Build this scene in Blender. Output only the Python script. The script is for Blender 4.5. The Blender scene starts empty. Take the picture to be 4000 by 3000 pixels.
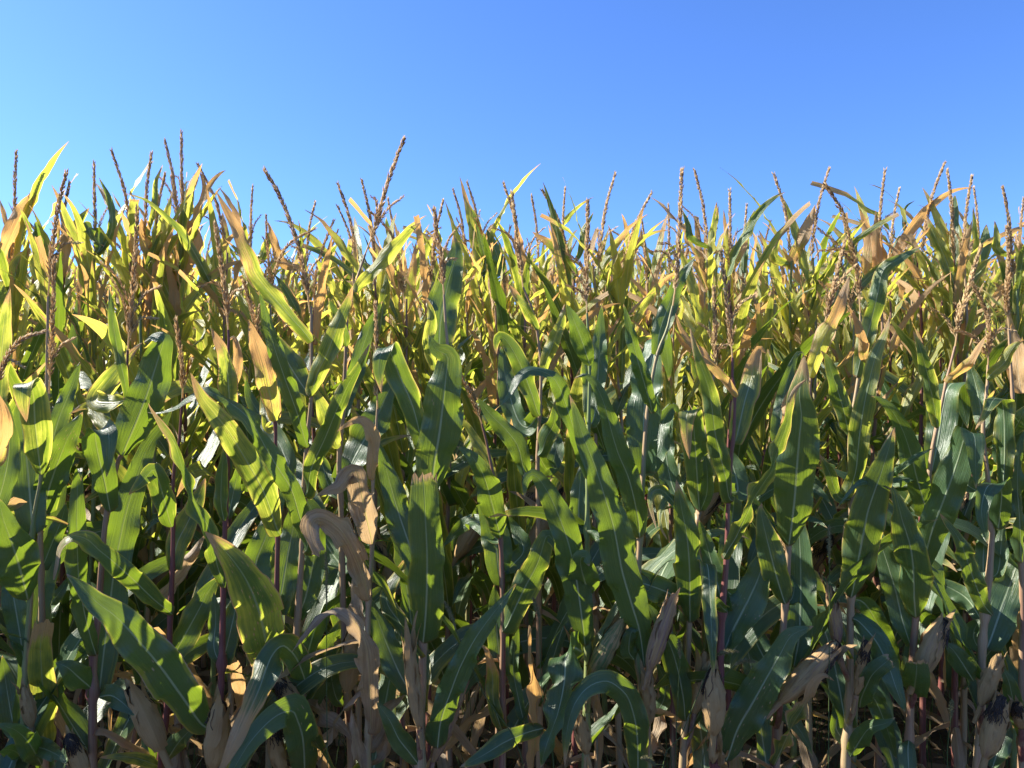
import bpy, math, random
import numpy as np
from mathutils import Vector

rnd = random.Random(7)
R = math.radians
scene = bpy.context.scene
COL = scene.collection

# ------------------------------------------------------------------ camera
CAM_H = 1.5
F = 1671.0                      # focal length in units of a 2212-wide frame
cam_d = bpy.data.cameras.new("camera")
cam = bpy.data.objects.new("camera", cam_d)
COL.objects.link(cam)
cam.location = (0, 0, CAM_H)
cam.rotation_euler = (R(90), 0, 0)
cam_d.sensor_width = 36
cam_d.lens = F / 2212 * 36
cam_d.clip_start = 0.05
cam_d.clip_end = 2000
scene.camera = cam

# ------------------------------------------------------------------ sky, sun, exposure
SUN_AZ = -75                    # degrees from the view axis (+Y), negative = left
SUN_EL = 37
world = bpy.data.worlds.new("World")
scene.world = world
world.use_nodes = True
wn, wl = world.node_tree.nodes, world.node_tree.links
bg = wn["Background"]
sky = wn.new("ShaderNodeTexSky")
sky.sky_type = 'NISHITA'
sky.sun_disc = False
sky.sun_elevation = R(SUN_EL)
sky.sun_rotation = R(SUN_AZ)
sky.altitude = 100
sky.air_density = 1.0
sky.dust_density = 0.55
sky.ozone_density = 3.0
tint = wn.new("ShaderNodeMix"); tint.data_type = 'RGBA'; tint.blend_type = 'MULTIPLY'
tint.inputs[0].default_value = 1.0
tint.inputs[7].default_value = (0.72, 1.06, 1.75, 1)
wl.new(sky.outputs[0], tint.inputs[6])
wl.new(tint.outputs[2], bg.inputs[0])
bg.inputs[1].default_value = 0.055
sun_d = bpy.data.lights.new("sun", 'SUN')
sun_d.energy = 5.0
sun_d.angle = R(0.5)
sun_d.color = (1.0, 0.94, 0.84)
sun = bpy.data.objects.new("sun", sun_d)
COL.objects.link(sun)
sd = Vector((math.sin(R(SUN_AZ)) * math.cos(R(SUN_EL)), math.cos(R(SUN_AZ)) * math.cos(R(SUN_EL)), math.sin(R(SUN_EL))))
sun.rotation_euler = sd.to_track_quat('Z', 'Y').to_euler()
sun.location = (-3, 2, 6)
vs = scene.view_settings
vs.view_transform = 'Standard'; vs.look = 'None'; vs.gamma = 1; vs.exposure = 1.5
scene.cycles.max_bounces = 8
scene.cycles.transmission_bounces = 6
scene.cycles.diffuse_bounces = 5
scene.cycles.sample_clamp_indirect = 6

# ------------------------------------------------------------------ node helpers
class NB:
    def __init__(s, name):
        s.m = bpy.data.materials.new(name); s.m.use_nodes = True
        s.t = s.m.node_tree; s.t.nodes.clear()
    def n(s, kind, **kw):
        x = s.t.nodes.new(kind)
        for k, v in kw.items(): setattr(x, k, v)
        return x
    def put(s, sock, v):
        if isinstance(v, bpy.types.NodeSocket): s.t.links.new(v, sock)
        elif isinstance(v, tuple) and len(v) == 3 and sock.type == 'RGBA': sock.default_value = v + (1,)
        else: sock.default_value = v
    def math(s, op, a, b=0.0, c=0.0, clamp=False):
        x = s.n("ShaderNodeMath", operation=op, use_clamp=clamp)
        s.put(x.inputs[0], a); s.put(x.inputs[1], b); s.put(x.inputs[2], c)
        return x.outputs[0]
    def step(s, v, lo, hi):
        x = s.n("ShaderNodeMapRange", interpolation_type='SMOOTHSTEP')
        s.put(x.inputs[0], v); s.put(x.inputs[1], lo); s.put(x.inputs[2], hi)
        x.inputs[3].default_value = 0; x.inputs[4].default_value = 1
        return x.outputs[0]
    def mix(s, f, a, b, bt='MIX'):
        x = s.n("ShaderNodeMix", data_type='RGBA', blend_type=bt)
        s.put(x.inputs[0], f); s.put(x.inputs[6], a); s.put(x.inputs[7], b)
        return x.outputs[2]
    def vec(s, x, y, z):
        c = s.n("ShaderNodeCombineXYZ")
        s.put(c.inputs[0], x); s.put(c.inputs[1], y); s.put(c.inputs[2], z)
        return c.outputs[0]
    def noise(s, v, scale, detail=2.0, rough=0.5):
        x = s.n("ShaderNodeTexNoise")
        s.put(x.inputs['Vector'], v); x.inputs['Scale'].default_value = scale
        x.inputs['Detail'].default_value = detail; x.inputs['Roughness'].default_value = rough
        return x.outputs[0]
    def attr(s, name, mode):
        x = s.n("ShaderNodeAttribute", attribute_type=mode, attribute_name=name)
        return x.outputs['Fac']

def uv_of(b):
    u = b.n("ShaderNodeUVMap"); u.uv_map = "UVMap"
    sp = b.n("ShaderNodeSeparateXYZ"); b.t.links.new(u.outputs[0], sp.inputs[0])
    return sp.outputs[0], sp.outputs[1]

def leaf_material(name, mode):
    """Maize blade: green, yellowing or dry by the leaf's own properties; fibres run along the blade."""
    b = NB(name)
    u, v = uv_of(b)
    ye, dr, ed, ti, sp, hu, rn = (b.attr(k, mode) for k in ("ye", "dr", "ed", "ti", "sp", "hu", "rn"))
    r10 = b.math('MULTIPLY', rn, 37.0)
    a = b.math('ABSOLUTE', b.math('MULTIPLY_ADD', v, 2.0, -1.0))
    streak = b.noise(b.vec(b.math('MULTIPLY', v, 16.0), b.math('MULTIPLY', u, 3.0), r10), 1.0, 3.0, 0.6)
    fine = b.noise(b.vec(b.math('MULTIPLY', v, 70.0), b.math('MULTIPLY', u, 4.0), r10), 1.0, 2.0, 0.5)
    blot = b.noise(b.vec(b.math('MULTIPLY', v, 1.6), b.math('MULTIPLY', u, 5.0), r10), 1.0, 3.0, 0.55)
    st = b.math('SUBTRACT', streak, 0.5)
    bl = b.math('SUBTRACT', blot, 0.5)
    a4 = b.math('POWER', a, 5.0)
    tipf = b.math('MAXIMUM', b.math('SUBTRACT', u, b.math('SUBTRACT', 1.0, ti)), 0.0)
    tipf = b.math('DIVIDE', tipf, b.math('ADD', ti, 0.001))
    ysum = b.math('ADD', b.math('MULTIPLY_ADD', st, 0.7, ye), b.math('MULTIPLY', b.math('MULTIPLY', a4, ed), 0.9))
    ysum = b.math('ADD', ysum, b.math('MULTIPLY_ADD', tipf, 0.7, b.math('MULTIPLY', bl, 0.9)))
    yf = b.step(ysum, 0.15, 0.85)
    dsum = b.math('ADD', b.math('MULTIPLY_ADD', st, 0.6, dr), b.math('MULTIPLY', b.math('MULTIPLY', b.math('POWER', a, 9.0), ed), 1.15))
    dsum = b.math('ADD', dsum, b.math('MULTIPLY_ADD', tipf, 1.0, b.math('MULTIPLY', bl, 0.8)))
    df = b.step(dsum, 0.38, 0.72)
    # little streaked lesions
    vor = b.n("ShaderNodeTexVoronoi"); vor.feature = 'F1'
    b.put(vor.inputs['Vector'], b.vec(b.math('MULTIPLY', v, 13.0), b.math('MULTIPLY', u, 17.0), r10)); vor.inputs['Scale'].default_value = 1.0
    fleck = b.math('SUBTRACT', 1.0, b.step(vor.outputs[0], 0.10, 0.24))
    gate = b.step(b.math('ADD', blot, b.math('MULTIPLY_ADD', sp, 0.5, -0.45)), 0.30, 0.45)
    fleck = b.math('MULTIPLY', fleck, b.math('MULTIPLY', gate, b.math('MINIMUM', b.math('MULTIPLY', sp, 2.0), 1.0)))
    df = b.math('MAXIMUM', df, fleck)
    geo = b.n("ShaderNodeNewGeometry")
    g0 = b.mix(rn, (0.030, 0.070, 0.034), (0.058, 0.095, 0.030))
    g1 = b.mix(fine, b.mix(0.5, g0, (0.01, 0.03, 0.01)), b.mix(0.30, g0, (0.14, 0.26, 0.09)))
    vein = b.noise(b.vec(b.math('MULTIPLY', v, 34.0), b.math('MULTIPLY', u, 1.3), r10), 1.0, 1.0, 0.5)
    g1 = b.mix(b.step(vein, 0.35, 0.7), b.mix(0.5, g1, (0.012, 0.03, 0.012)), g1)
    g1 = b.mix(b.math('MULTIPLY', geo.outputs['Backfacing'], 0.35), g1, (0.10, 0.17, 0.08))
    yel = b.mix(streak, (0.26, 0.28, 0.04), (0.48, 0.40, 0.08))
    tan = b.mix(streak, (0.36, 0.21, 0.085), (0.66, 0.46, 0.22))
    brn = b.mix(b.step(b.math('ADD', b.math('MULTIPLY', streak, 0.55), b.math('MULTIPLY', blot, 0.45)), 0.30, 0.68), (0.14, 0.10, 0.068), (0.58, 0.455, 0.30))
    dry = b.mix(hu, tan, brn)
    dry = b.mix(b.math('MULTIPLY', b.step(fine, 0.62, 0.7), 0.35), dry, (0.10, 0.06, 0.04))
    col = b.mix(df, b.mix(yf, g1, yel), dry)
    rib = b.math('SUBTRACT', 1.0, b.step(a, 0.025, b.math('MULTIPLY_ADD', u, -0.055, 0.095)))
    rib = b.math('MULTIPLY', rib, b.math('SUBTRACT', 1.0, b.math('MULTIPLY', u, 0.7)))
    col = b.mix(b.math('MULTIPLY', rib, 0.9), col, b.mix(df, (0.42, 0.50, 0.32), (0.55, 0.42, 0.25)))
    collar = b.math('SUBTRACT', 1.0, b.step(u, 0.006, 0.016))
    col = b.mix(b.math('MULTIPLY', collar, 0.6), col, (0.16, 0.035, 0.03))
    tg = b.mix(fine, (0.20, 0.34, 0.015), (0.42, 0.56, 0.04))
    ty = b.mix(streak, (0.70, 0.74, 0.06), (0.95, 0.84, 0.14))
    td = b.mix(hu, (0.86, 0.48, 0.14), (0.56, 0.38, 0.19))
    tr = b.mix(df, b.mix(yf, tg, ty), td)
    tr = b.mix(b.math('MULTIPLY', rib, 0.6), tr, (0.45, 0.45, 0.08))
    pb = b.n("ShaderNodeBsdfPrincipled")
    b.put(pb.inputs['Base Color'], col)
    b.put(pb.inputs['Roughness'], b.math('ADD', b.math('MULTIPLY_ADD', fine, 0.16, 0.30), b.math('MULTIPLY', df, 0.22)))
    pb.inputs['Specular IOR Level'].default_value = 0.55
    bump = b.n("ShaderNodeBump"); bump.inputs['Strength'].default_value = 0.5; bump.inputs['Distance'].default_value = 0.0034
    b.put(bump.inputs['Height'], b.math('ADD', b.math('MULTIPLY', fine, 0.8), b.math('ADD', b.math('MULTIPLY', streak, 0.5), b.math('MULTIPLY_ADD', b.math('MULTIPLY', df, streak), 2.5, b.math('MULTIPLY_ADD', blot, 2.2, b.math('MULTIPLY_ADD', vein, .5, b.math('MULTIPLY', rib, -0.8)))))))
    b.t.links.new(bump.outputs[0], pb.inputs['Normal'])
    tl = b.n("ShaderNodeBsdfTranslucent"); b.put(tl.inputs[0], tr)
    b.t.links.new(bump.outputs[0], tl.inputs['Normal'])
    mx = b.n("ShaderNodeMixShader"); b.put(mx.inputs[0], b.math('MULTIPLY_ADD', df, -0.06, b.math('MULTIPLY_ADD', yf, 0.25, 0.27)))
    b.t.links.new(pb.outputs[0], mx.inputs[1]); b.t.links.new(tl.outputs[0], mx.inputs[2])
    o = b.n("ShaderNodeOutputMaterial"); b.t.links.new(mx.outputs[0], o.inputs[0])
    return b.m

def simple_material(name, fn, rough=0.6, trans=None, bumpd=0.001, spec=0.4):
    b = NB(name)
    col, h = fn(b)
    pb = b.n("ShaderNodeBsdfPrincipled"); b.put(pb.inputs['Base Color'], col)
    b.put(pb.inputs['Roughness'], rough); pb.inputs['Specular IOR Level'].default_value = spec
    if h is not None:
        bump = b.n("ShaderNodeBump"); bump.inputs['Strength'].default_value = 0.7; bump.inputs['Distance'].default_value = bumpd
        b.put(bump.inputs['Height'], h); b.t.links.new(bump.outputs[0], pb.inputs['Normal'])
    o = b.n("ShaderNodeOutputMaterial")
    if trans:
        tl = b.n("ShaderNodeBsdfTranslucent"); b.put(tl.inputs[0], col)
        mx = b.n("ShaderNodeMixShader"); mx.inputs[0].default_value = trans
        b.t.links.new(pb.outputs[0], mx.inputs[1]); b.t.links.new(tl.outputs[0], mx.inputs[2])
        b.t.links.new(mx.outputs[0], o.inputs[0])
    else: b.t.links.new(pb.outputs[0], o.inputs[0])
    return b.m

def f_stalk(b):
    u, v = uv_of(b)
    pu = b.attr("pu", 'OBJECT'); rn = b.attr("rn", 'OBJECT')
    n = b.noise(b.vec(b.math('MULTIPLY', v, 14.0), b.math('MULTIPLY', u, 9.0), b.math('MULTIPLY', rn, 30.0)), 1.0, 3.0)
    n2 = b.noise(b.vec(b.math('MULTIPLY', v, 2.0), b.math('MULTIPLY', u, 5.0), b.math('MULTIPLY', rn, 30.0)), 1.0, 3.0)
    g = b.mix(n, (0.10, 0.16, 0.04), (0.28, 0.30, 0.12))
    tan = b.mix(n, (0.26, 0.16, 0.08), (0.46, 0.33, 0.19))
    pr = b.mix(n, (0.085, 0.024, 0.028), (0.26, 0.095, 0.075))
    c = b.mix(b.step(b.math('ADD', pu, b.math('MULTIPLY_ADD', n2, 0.9, -0.45)), 0.15, 0.5), g, tan)
    c = b.mix(b.step(b.math('ADD', pu, b.math('MULTIPLY_ADD', n2, 0.8, -0.4)), 0.5, 0.9), c, pr)
    return c, n
def f_tassel(b):
    oi = b.n("ShaderNodeObjectInfo"); g = b.n("ShaderNodeNewGeometry")
    c = b.mix(g.outputs['Random Per Island'], (0.34, 0.22, 0.09), (0.95, 0.74, 0.40))
    return b.mix(b.math('MULTIPLY', oi.outputs['Random'], 0.45), c, (0.46, 0.31, 0.17)), None
def f_husk(b):
    u, v = uv_of(b)
    pu = b.attr("pu", 'OBJECT'); gr = b.attr("gr", 'OBJECT'); rn = b.attr("rn", 'OBJECT')
    z = b.math('MULTIPLY', rn, 30.0)
    ang = b.math('MULTIPLY', v, 6.28318)
    cx, cy = b.math('COSINE', ang), b.math('SINE', ang)
    n = b.noise(b.vec(b.math('MULTIPLY', cx, 9.0), b.math('MULTIPLY', cy, 9.0), b.math('MULTIPLY_ADD', u, 2.0, z)), 1.0, 4.0, 0.6)
    n2 = b.noise(b.vec(b.math('MULTIPLY', cx, 1.3), b.math('MULTIPLY', cy, 1.3), b.math('MULTIPLY_ADD', u, 2.5, z)), 1.0, 3.0)
    c = b.mix(n, (0.27, 0.155, 0.06), (0.64, 0.44, 0.20))
    c = b.mix(b.step(b.math('ADD', n2, b.math('MULTIPLY_ADD', n, 0.4, b.math('MULTIPLY_ADD', pu, 0.7, -0.70))), 0.42, 0.8), c, b.mix(n, (0.13, 0.055, 0.06), (0.40, 0.25, 0.20)))
    c = b.mix(b.step(b.math('ADD', n2, b.math('MULTIPLY_ADD', n, 0.4, b.math('MULTIPLY_ADD', gr, 0.8, -0.85))), 0.3, 0.6), c, b.mix(n, (0.06, 0.11, 0.03), (0.2, 0.24, 0.09)))
    c = b.mix(b.math('MULTIPLY', b.step(n, 0.60, 0.70), 0.65), c, (0.12, 0.07, 0.035))
    return c, n
def f_silk(b):
    g = b.n("ShaderNodeNewGeometry")
    return b.mix(g.outputs['Random Per Island'], (0.014, 0.009, 0.006), (0.08, 0.05, 0.03)), None
def f_soil(b):
    t = b.n("ShaderNodeTexCoord")
    n = b.noise(t.outputs['Object'], 3.0, 6.0, 0.65); n2 = b.noise(t.outputs['Object'], 30.0, 4.0, 0.6)
    return b.mix(n, b.mix(n2, (0.03, 0.022, 0.015), (0.07, 0.05, 0.035)), b.mix(n2, (0.07, 0.05, 0.03), (0.13, 0.095, 0.06))), b.math('ADD', n, n2)
def f_grass(b):
    g = b.n("ShaderNodeNewGeometry")
    return b.mix(g.outputs['Random Per Island'], (0.03, 0.075, 0.02), (0.13, 0.16, 0.05)), None
def f_fox(b):
    g = b.n("ShaderNodeNewGeometry")
    return b.mix(g.outputs['Random Per Island'], (0.12, 0.14, 0.05), (0.34, 0.27, 0.12)), None
M_LEAF = leaf_material("maize_leaf", 'OBJECT')
M_FAR = leaf_material("maize_leaf_far", 'GEOMETRY')
M_STALK = simple_material("maize_stalk", f_stalk, 0.5, None, 0.0008, 0.4)
M_TASSEL = simple_material("maize_tassel", f_tassel, 0.7, 0.45)
M_HUSK = simple_material("maize_husk", f_husk, 0.6, 0.15, 0.003, 0.3)
M_SILK = simple_material("maize_silk", f_silk, 0.6)
M_SOIL = simple_material("soil", f_soil, 0.95, None, 0.03, 0.1)
M_GRASS = simple_material("grass_blade", f_grass, 0.5, 0.3)
def f_litter(b):
    u, v = uv_of(b); rn = b.attr("rn", 'GEOMETRY')
    n = b.noise(b.vec(b.math('MULTIPLY', v, 9.0), b.math('MULTIPLY', u, 6.0), b.math('MULTIPLY', rn, 40.0)), 1.0, 3.0)
    return b.mix(rn, b.mix(n, (0.05, 0.035, 0.022), (0.12, 0.085, 0.05)), b.mix(n, (0.10, 0.065, 0.035), (0.26, 0.18, 0.10))), n
M_LITTER = simple_material("weathered_leaf", f_litter, 0.8, 0.15)
M_FOX = simple_material("foxtail_seed", f_fox, 0.7, 0.25)

# ------------------------------------------------------------------ mesh helpers
def mesh_obj(name, me, parent=None):
    o = bpy.data.objects.new(name, me); COL.objects.link(o)
    if parent is not None: o.parent = parent
    return o

class MB:
    def __init__(s): s.v = []; s.f = []; s.uv = []; s.n = 0
    def add(s, verts, faces, uvs=None):
        verts = np.asarray(verts, float)
        s.v.append(verts); s.f.append(np.asarray(faces, int) + s.n)
        s.uv.append(np.zeros((len(verts), 2)) if uvs is None else np.asarray(uvs, float))
        s.n += len(verts)
    def mesh(s, name, mat, smooth=True, attrs=None):
        V = np.concatenate(s.v); UV = np.concatenate(s.uv)
        me = bpy.data.meshes.new(name)
        nl = sum(f.size for f in s.f); nf = sum(len(f) for f in s.f)
        me.vertices.add(len(V)); me.vertices.foreach_set("co", V.astype(np.float32).ravel())
        me.loops.add(nl); me.polygons.add(nf)
        li = np.concatenate([f.ravel() for f in s.f])
        sizes = np.concatenate([np.full(len(f), f.shape[1]) for f in s.f])
        me.loops.foreach_set("vertex_index", li.astype(np.int32))
        me.polygons.foreach_set("loop_start", np.concatenate([[0], np.cumsum(sizes)[:-1]]).astype(np.int32))
        me.polygons.foreach_set("use_smooth", np.full(nf, smooth))
        ul = me.uv_layers.new(name="UVMap")
        ul.data.foreach_set("uv", UV[li].astype(np.float32).ravel())
        if attrs:
            for k, arr in attrs.items():
                at = me.attributes.new(k, 'FLOAT', 'POINT'); at.data.foreach_set("value", np.asarray(arr, np.float32))
        me.update(calc_edges=True); me.validate()
        me.materials.append(mat)
        return me

def unit(a): return a / (np.linalg.norm(a, axis=-1, keepdims=True) + 1e-12)

def catmull(P, n):
    """Smooth path through P, resampled to n points of even arc length."""
    P = np.asarray(P, float)
    if len(P) == 2: P = np.array([P[0], (P[0] + P[1]) / 2, P[1]])
    E = np.vstack([2 * P[0] - P[1], P, 2 * P[-1] - P[-2]])
    out = []
    for i in range(len(P) - 1):
        p0, p1, p2, p3 = E[i], E[i + 1], E[i + 2], E[i + 3]
        t = np.linspace(0, 1, 14, endpoint=(i == len(P) - 2))[:, None]
        out.append(0.5 * (2 * p1 + (p2 - p0) * t + (2 * p0 - 5 * p1 + 4 * p2 - p3) * t ** 2 + (3 * p1 - p0 - 3 * p2 + p3) * t ** 3))
    Q = np.vstack(out)
    s = np.concatenate([[0], np.cumsum(np.linalg.norm(np.diff(Q, axis=0), axis=1))])
    w = np.linspace(0, s[-1], n)
    return np.stack([np.interp(w, s, Q[:, k]) for k in range(3)], 1), s[-1]

VACR = np.array([-1, -.86, -.62, -.34, -.07, 0, .07, .34, .62, .86, 1.0])
def grid_faces(n, m, wrap=False):
    i = np.arange(n - 1)[:, None] * m; mm = m if wrap else m - 1
    j = np.arange(mm)[None, :]; k = (j + 1) % m
    return np.stack([i + j, i + k, i + m + k, i + m + j], -1).reshape(-1, 4)

def leaf_surface(mid, S, N, hw, rr, cut=False, cup=0.3, fold=0.22, wave=0.010, tri=False, base=0.62, length=0.7, rag=0.02):
    """Vertices, faces and uvs of one blade from its midrib, side and normal directions."""
    n = len(mid); u = np.linspace(0, 1, n)
    wide = 0.40
    up = np.clip(u / wide, 0, 1); dn = np.clip((u - wide) / (1 - wide), 0, 1)
    prof = (base + (1 - base) * np.sin(up * np.pi / 2))
    prof = prof * ((1 - 0.30 * dn ** 2) if cut else (1 - dn ** 1.9) ** 0.9 + 0.012)
    v = np.array([-1, 0, 1.0]) if tri else VACR
    ph = [rr.uniform(0, 6.28) for _ in range(6)]
    fr = rr.uniform(4.0, 7.0) * length / 0.7
    jag = np.array([[rr.uniform(-1, 1) for _ in v] for _ in range(n)])
    edge = np.abs(v)[None, :] ** 2.2
    wv = np.where(v[None, :] < 0, np.sin(6.28 * fr * u + ph[0])[:, None] + 0.5 * np.sin(6.28 * fr * 1.9 * u + ph[1])[:, None],
                  np.sin(6.28 * fr * 0.9 * u + ph[2])[:, None] + 0.5 * np.sin(6.28 * fr * 2.1 * u + ph[3])[:, None])
    env = np.sin(np.clip(u * 1.15, 0, 1) * np.pi)[:, None] * 0.85 + 0.15
    hwv = hw * prof[:, None] * (1 + 0.06 * np.sin(6.28 * fr * 0.7 * u + ph[4])[:, None] * np.sign(v)[None, :])
    lat = v[None, :] * hwv
    kn = max(4, int(length * 38)); kx = np.linspace(0, 1, kn)
    for sgn in (-1, 1):
        nz = np.interp(u, kx, [rr.random() ** 2.5 for _ in range(kn)]) * rag
        for j, vv in enumerate(v):
            if vv * sgn > .8: lat[:, j] *= 1 - nz * (1 if abs(vv) > .95 else .6)
    cupu = cup * np.exp(-u / 0.10)[:, None]
    gutter = fold * (1 - 0.6 * u)[:, None]
    off = (np.abs(v)[None, :] ** 1.25) * hwv * gutter + wave * wv * edge * env - 2.2 * hw * cupu * (v[None, :] ** 2)
    lat = lat * (1 - 0.3 * abs(cup) * np.exp(-u / 0.10)[:, None])
    V = mid[:, None, :] + S[:, None, :] * lat[..., None] + N[:, None, :] * off[..., None]
    if cut:
        T = unit(np.gradient(mid, axis=0))
        V[-1] += T[-1] * (jag[-1] * hw * 0.28)[:, None]
        V[-2] += T[-2] * (jag[-2] * hw * 0.12)[:, None]
    UV = np.stack([np.repeat(u[:, None], len(v), 1), np.repeat((v * .5 + .5)[None, :], n, 0)], -1)
    return V.reshape(-1, 3), grid_faces(n, len(v)), UV.reshape(-1, 2)

def rot_about(a, axis, ang):
    c, s = np.cos(ang)[:, None], np.sin(ang)[:, None]
    return a * c + np.cross(axis, a) * s + axis * (np.sum(axis * a, 1, keepdims=True)) * (1 - c)

def tube(path, rad, m=8, closed=True):
    path = np.asarray(path, float); n = len(path); rad = np.broadcast_to(np.asarray(rad, float), (n,))
    T = unit(np.gradient(path, axis=0))
    ref = np.array([0.0, 1.0, 0.0]) if abs(T[0][1]) < 0.9 else np.array([1.0, 0, 0])
    A = unit(np.cross(T, ref)); B = np.cross(T, A)
    ph = np.arange(m) / m * 2 * np.pi
    V = path[:, None, :] + rad[:, None, None] * (A[:, None, :] * np.cos(ph)[None, :, None] + B[:, None, :] * np.sin(ph)[None, :, None])
    UV = np.stack([np.repeat(np.linspace(0, 1, n)[:, None], m, 1), np.repeat((np.abs(ph / np.pi - 1))[None, :], n, 0)], -1)
    return V.reshape(-1, 3), grid_faces(n, m, True), UV.reshape(-1, 2)

SPK = np.array([[0, 0, 0], [.35, 1, 0], [.35, -.5, .87], [.35, -.5, -.87], [1, 0, 0]])
SPF = np.array([[0, 1, 2], [0, 2, 3], [0, 3, 1], [4, 2, 1], [4, 3, 2], [4, 1, 3]])
def spike_mesh(name, P, rr, dens=260, sl=0.011, sr=0.0021, bare=0.12, rad=0.0017, simple=False):
    """A tassel spike: a thin rachis set with paired spikelets."""
    mb = MB()
    path, L = catmull(P, 14)
    mb.add(*tube(path, np.linspace(rad * 1.3, rad * 0.5, 14), 5))
    k = max(8, int(dens * L * (0.35 if simple else 1)))
    s = np.linspace(bare, 1, k)
    C = np.stack([np.interp(s, np.linspace(0, 1, 14), path[:, q]) for q in range(3)], 1)
    T = unit(np.gradient(C, axis=0))
    ref = np.array([0.31, 0.9, 0.2])
    A = unit(np.cross(T, ref)); B = np.cross(T, A)
    for i in range(k):
        an = i * 2.4 + rr.uniform(-.5, .5)
        d = A[i] * math.cos(an) + B[i] * math.sin(an)
        sp = rr.uniform(0.25, 0.7) * (1 - 0.5 * s[i])
        ax = unit(T[i] + d * sp); p = unit(np.cross(ax, ref)); q = np.cross(ax, p)
        ln = sl * rr.uniform(.75, 1.2) * (1.15 - 0.45 * s[i]) * (1.5 if simple else 1); w = sr * rr.uniform(.8, 1.25) * (1.6 if simple else 1)
        mb.add(C[i] + d * rad + (ax[None] * SPK[:, :1] * ln + p[None] * SPK[:, 1:2] * w + q[None] * SPK[:, 2:] * w), SPF)
    return mb.mesh(name, M_TASSEL, False)

def stalk_mesh(name, path, r0, r1, nodes):
    """Stalk with swollen joints at the given fractions."""
    P, L = catmull(path, 70)
    u = np.linspace(0, 1, 70)
    rad = r0 + (r1 - r0) * u ** 0.9
    for q in nodes:
        rad = rad * (1 + 0.30 * np.exp(-((u - q) * L / 0.009) ** 2)) * (1 + 0.06 * np.exp(-np.clip((u - q) * L, 0, None) / 0.05) * (u > q))
    mb = MB(); mb.add(*tube(P, rad, 10))
    return mb.mesh(name, M_STALK)

def ear_meshes(rr, length, r, silk=True):
    """Ear standing along +Z from its base: husk body, loose husk leaves, silk."""
    n, m = 26, 28
    u = np.linspace(0, 1, n)
    prof = np.interp(u, [0, .06, .18, .38, .6, .78, .9, .97, 1], [.30, .55, .86, 1.0, .93, .70, .44, .27, .16])
    ph = np.arange(m) / m * 2 * np.pi
    k1, k2 = rr.uniform(0, 6.28), rr.uniform(0, 6.28)
    rid = 1 + 0.055 * np.sin(9 * ph[None] + k1 + u[:, None] * 1.5) + 0.05 * np.sin(3 * ph[None] + k2 - u[:, None] * 2.0)
    saw = ((ph[None] / (2 * np.pi) * 3 + u[:, None] * 0.45 + k1) % 1.0)
    rad = r * prof[:, None] * (rid + 0.09 * saw)
    bend = 0.10 * length * u ** 2 * rr.uniform(-1, 1)
    V = np.stack([rad * np.cos(ph)[None] + bend[:, None], rad * np.sin(ph)[None], np.repeat((u * length)[:, None], m, 1)], -1)
    UV = np.stack([np.repeat(u[:, None], m, 1), np.repeat((ph / 6.28318)[None], n, 0)], -1)
    mb = MB(); mb.add(V.reshape(-1, 3), grid_faces(n, m, True), UV.reshape(-1, 2))
    mb.add(*tube([(0, 0, -0.05), (0, 0, 0.0), (0, 0, 0.03)], r * 0.34, 8))
    body = mb.mesh("ear", M_HUSK)
    husks = []
    a0 = rr.uniform(0, 6.28)
    for q in range(4):
        a = a0 + q * 1.6 + rr.uniform(-.3, .3); lift = rr.uniform(.1, 1.7); u0 = .02 + .09 * q
        zz = np.linspace(u0, rr.uniform(.95, 1.22), 16) * length
        rr0 = np.interp(np.minimum(zz / length, 1), u, prof) * r * (1.10 - .02 * q) + .002
        rr0 = rr0 + np.clip((zz / length - 0.70), 0, None) ** 1.5 * length * 0.40 * lift
        tw = rr.uniform(-.5, .5) * (zz / length)
        mid = np.stack([rr0 * np.cos(a + tw) + np.interp(np.minimum(zz / length, 1), u, bend), rr0 * np.sin(a + tw), zz], 1)
        S = np.stack([-np.sin(a + tw), np.cos(a + tw), zz * 0], 1)
        N = np.stack([np.cos(a + tw), np.sin(a + tw), zz * 0], 1)
        hb = MB(); hb.add(*leaf_surface(mid, S, N, r * rr.uniform(.8, 1.05), rr, cup=0, fold=-0.55, wave=0.005, base=0.8, length=.35, rag=.5))
        husks.append(hb.mesh("husk_leaf", M_HUSK))
    sm = None
    if silk:
        sb = MB()
        fa = rr.uniform(0, 6.28)
        for q in range(150):
            a = fa + rr.gauss(0, .7); zz = length * 1.0
            pts = [np.array([rr.gauss(0, r * .15) + bend[-1], rr.gauss(0, r * .15), zz])]
            stop = (1 - .05 - .33 * rr.random() ** 2.2) * length
            while zz > stop:
                zz -= rr.uniform(.006, .012)
                ro = np.interp(zz / length, u, prof) * r * 1.12 + rr.uniform(.001, .007); a += rr.gauss(0, .16)
                pts.append(np.array([ro * math.cos(a) + np.interp(zz / length, u, bend), ro * math.sin(a), zz]))
            sb.add(*tube(np.array(pts), 0.0009, 3))
        sm = sb.mesh("silk", M_SILK)
    return body, husks, sm

def props(o, **kw):
    for k, v in kw.items(): o[k] = float(v)

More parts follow.
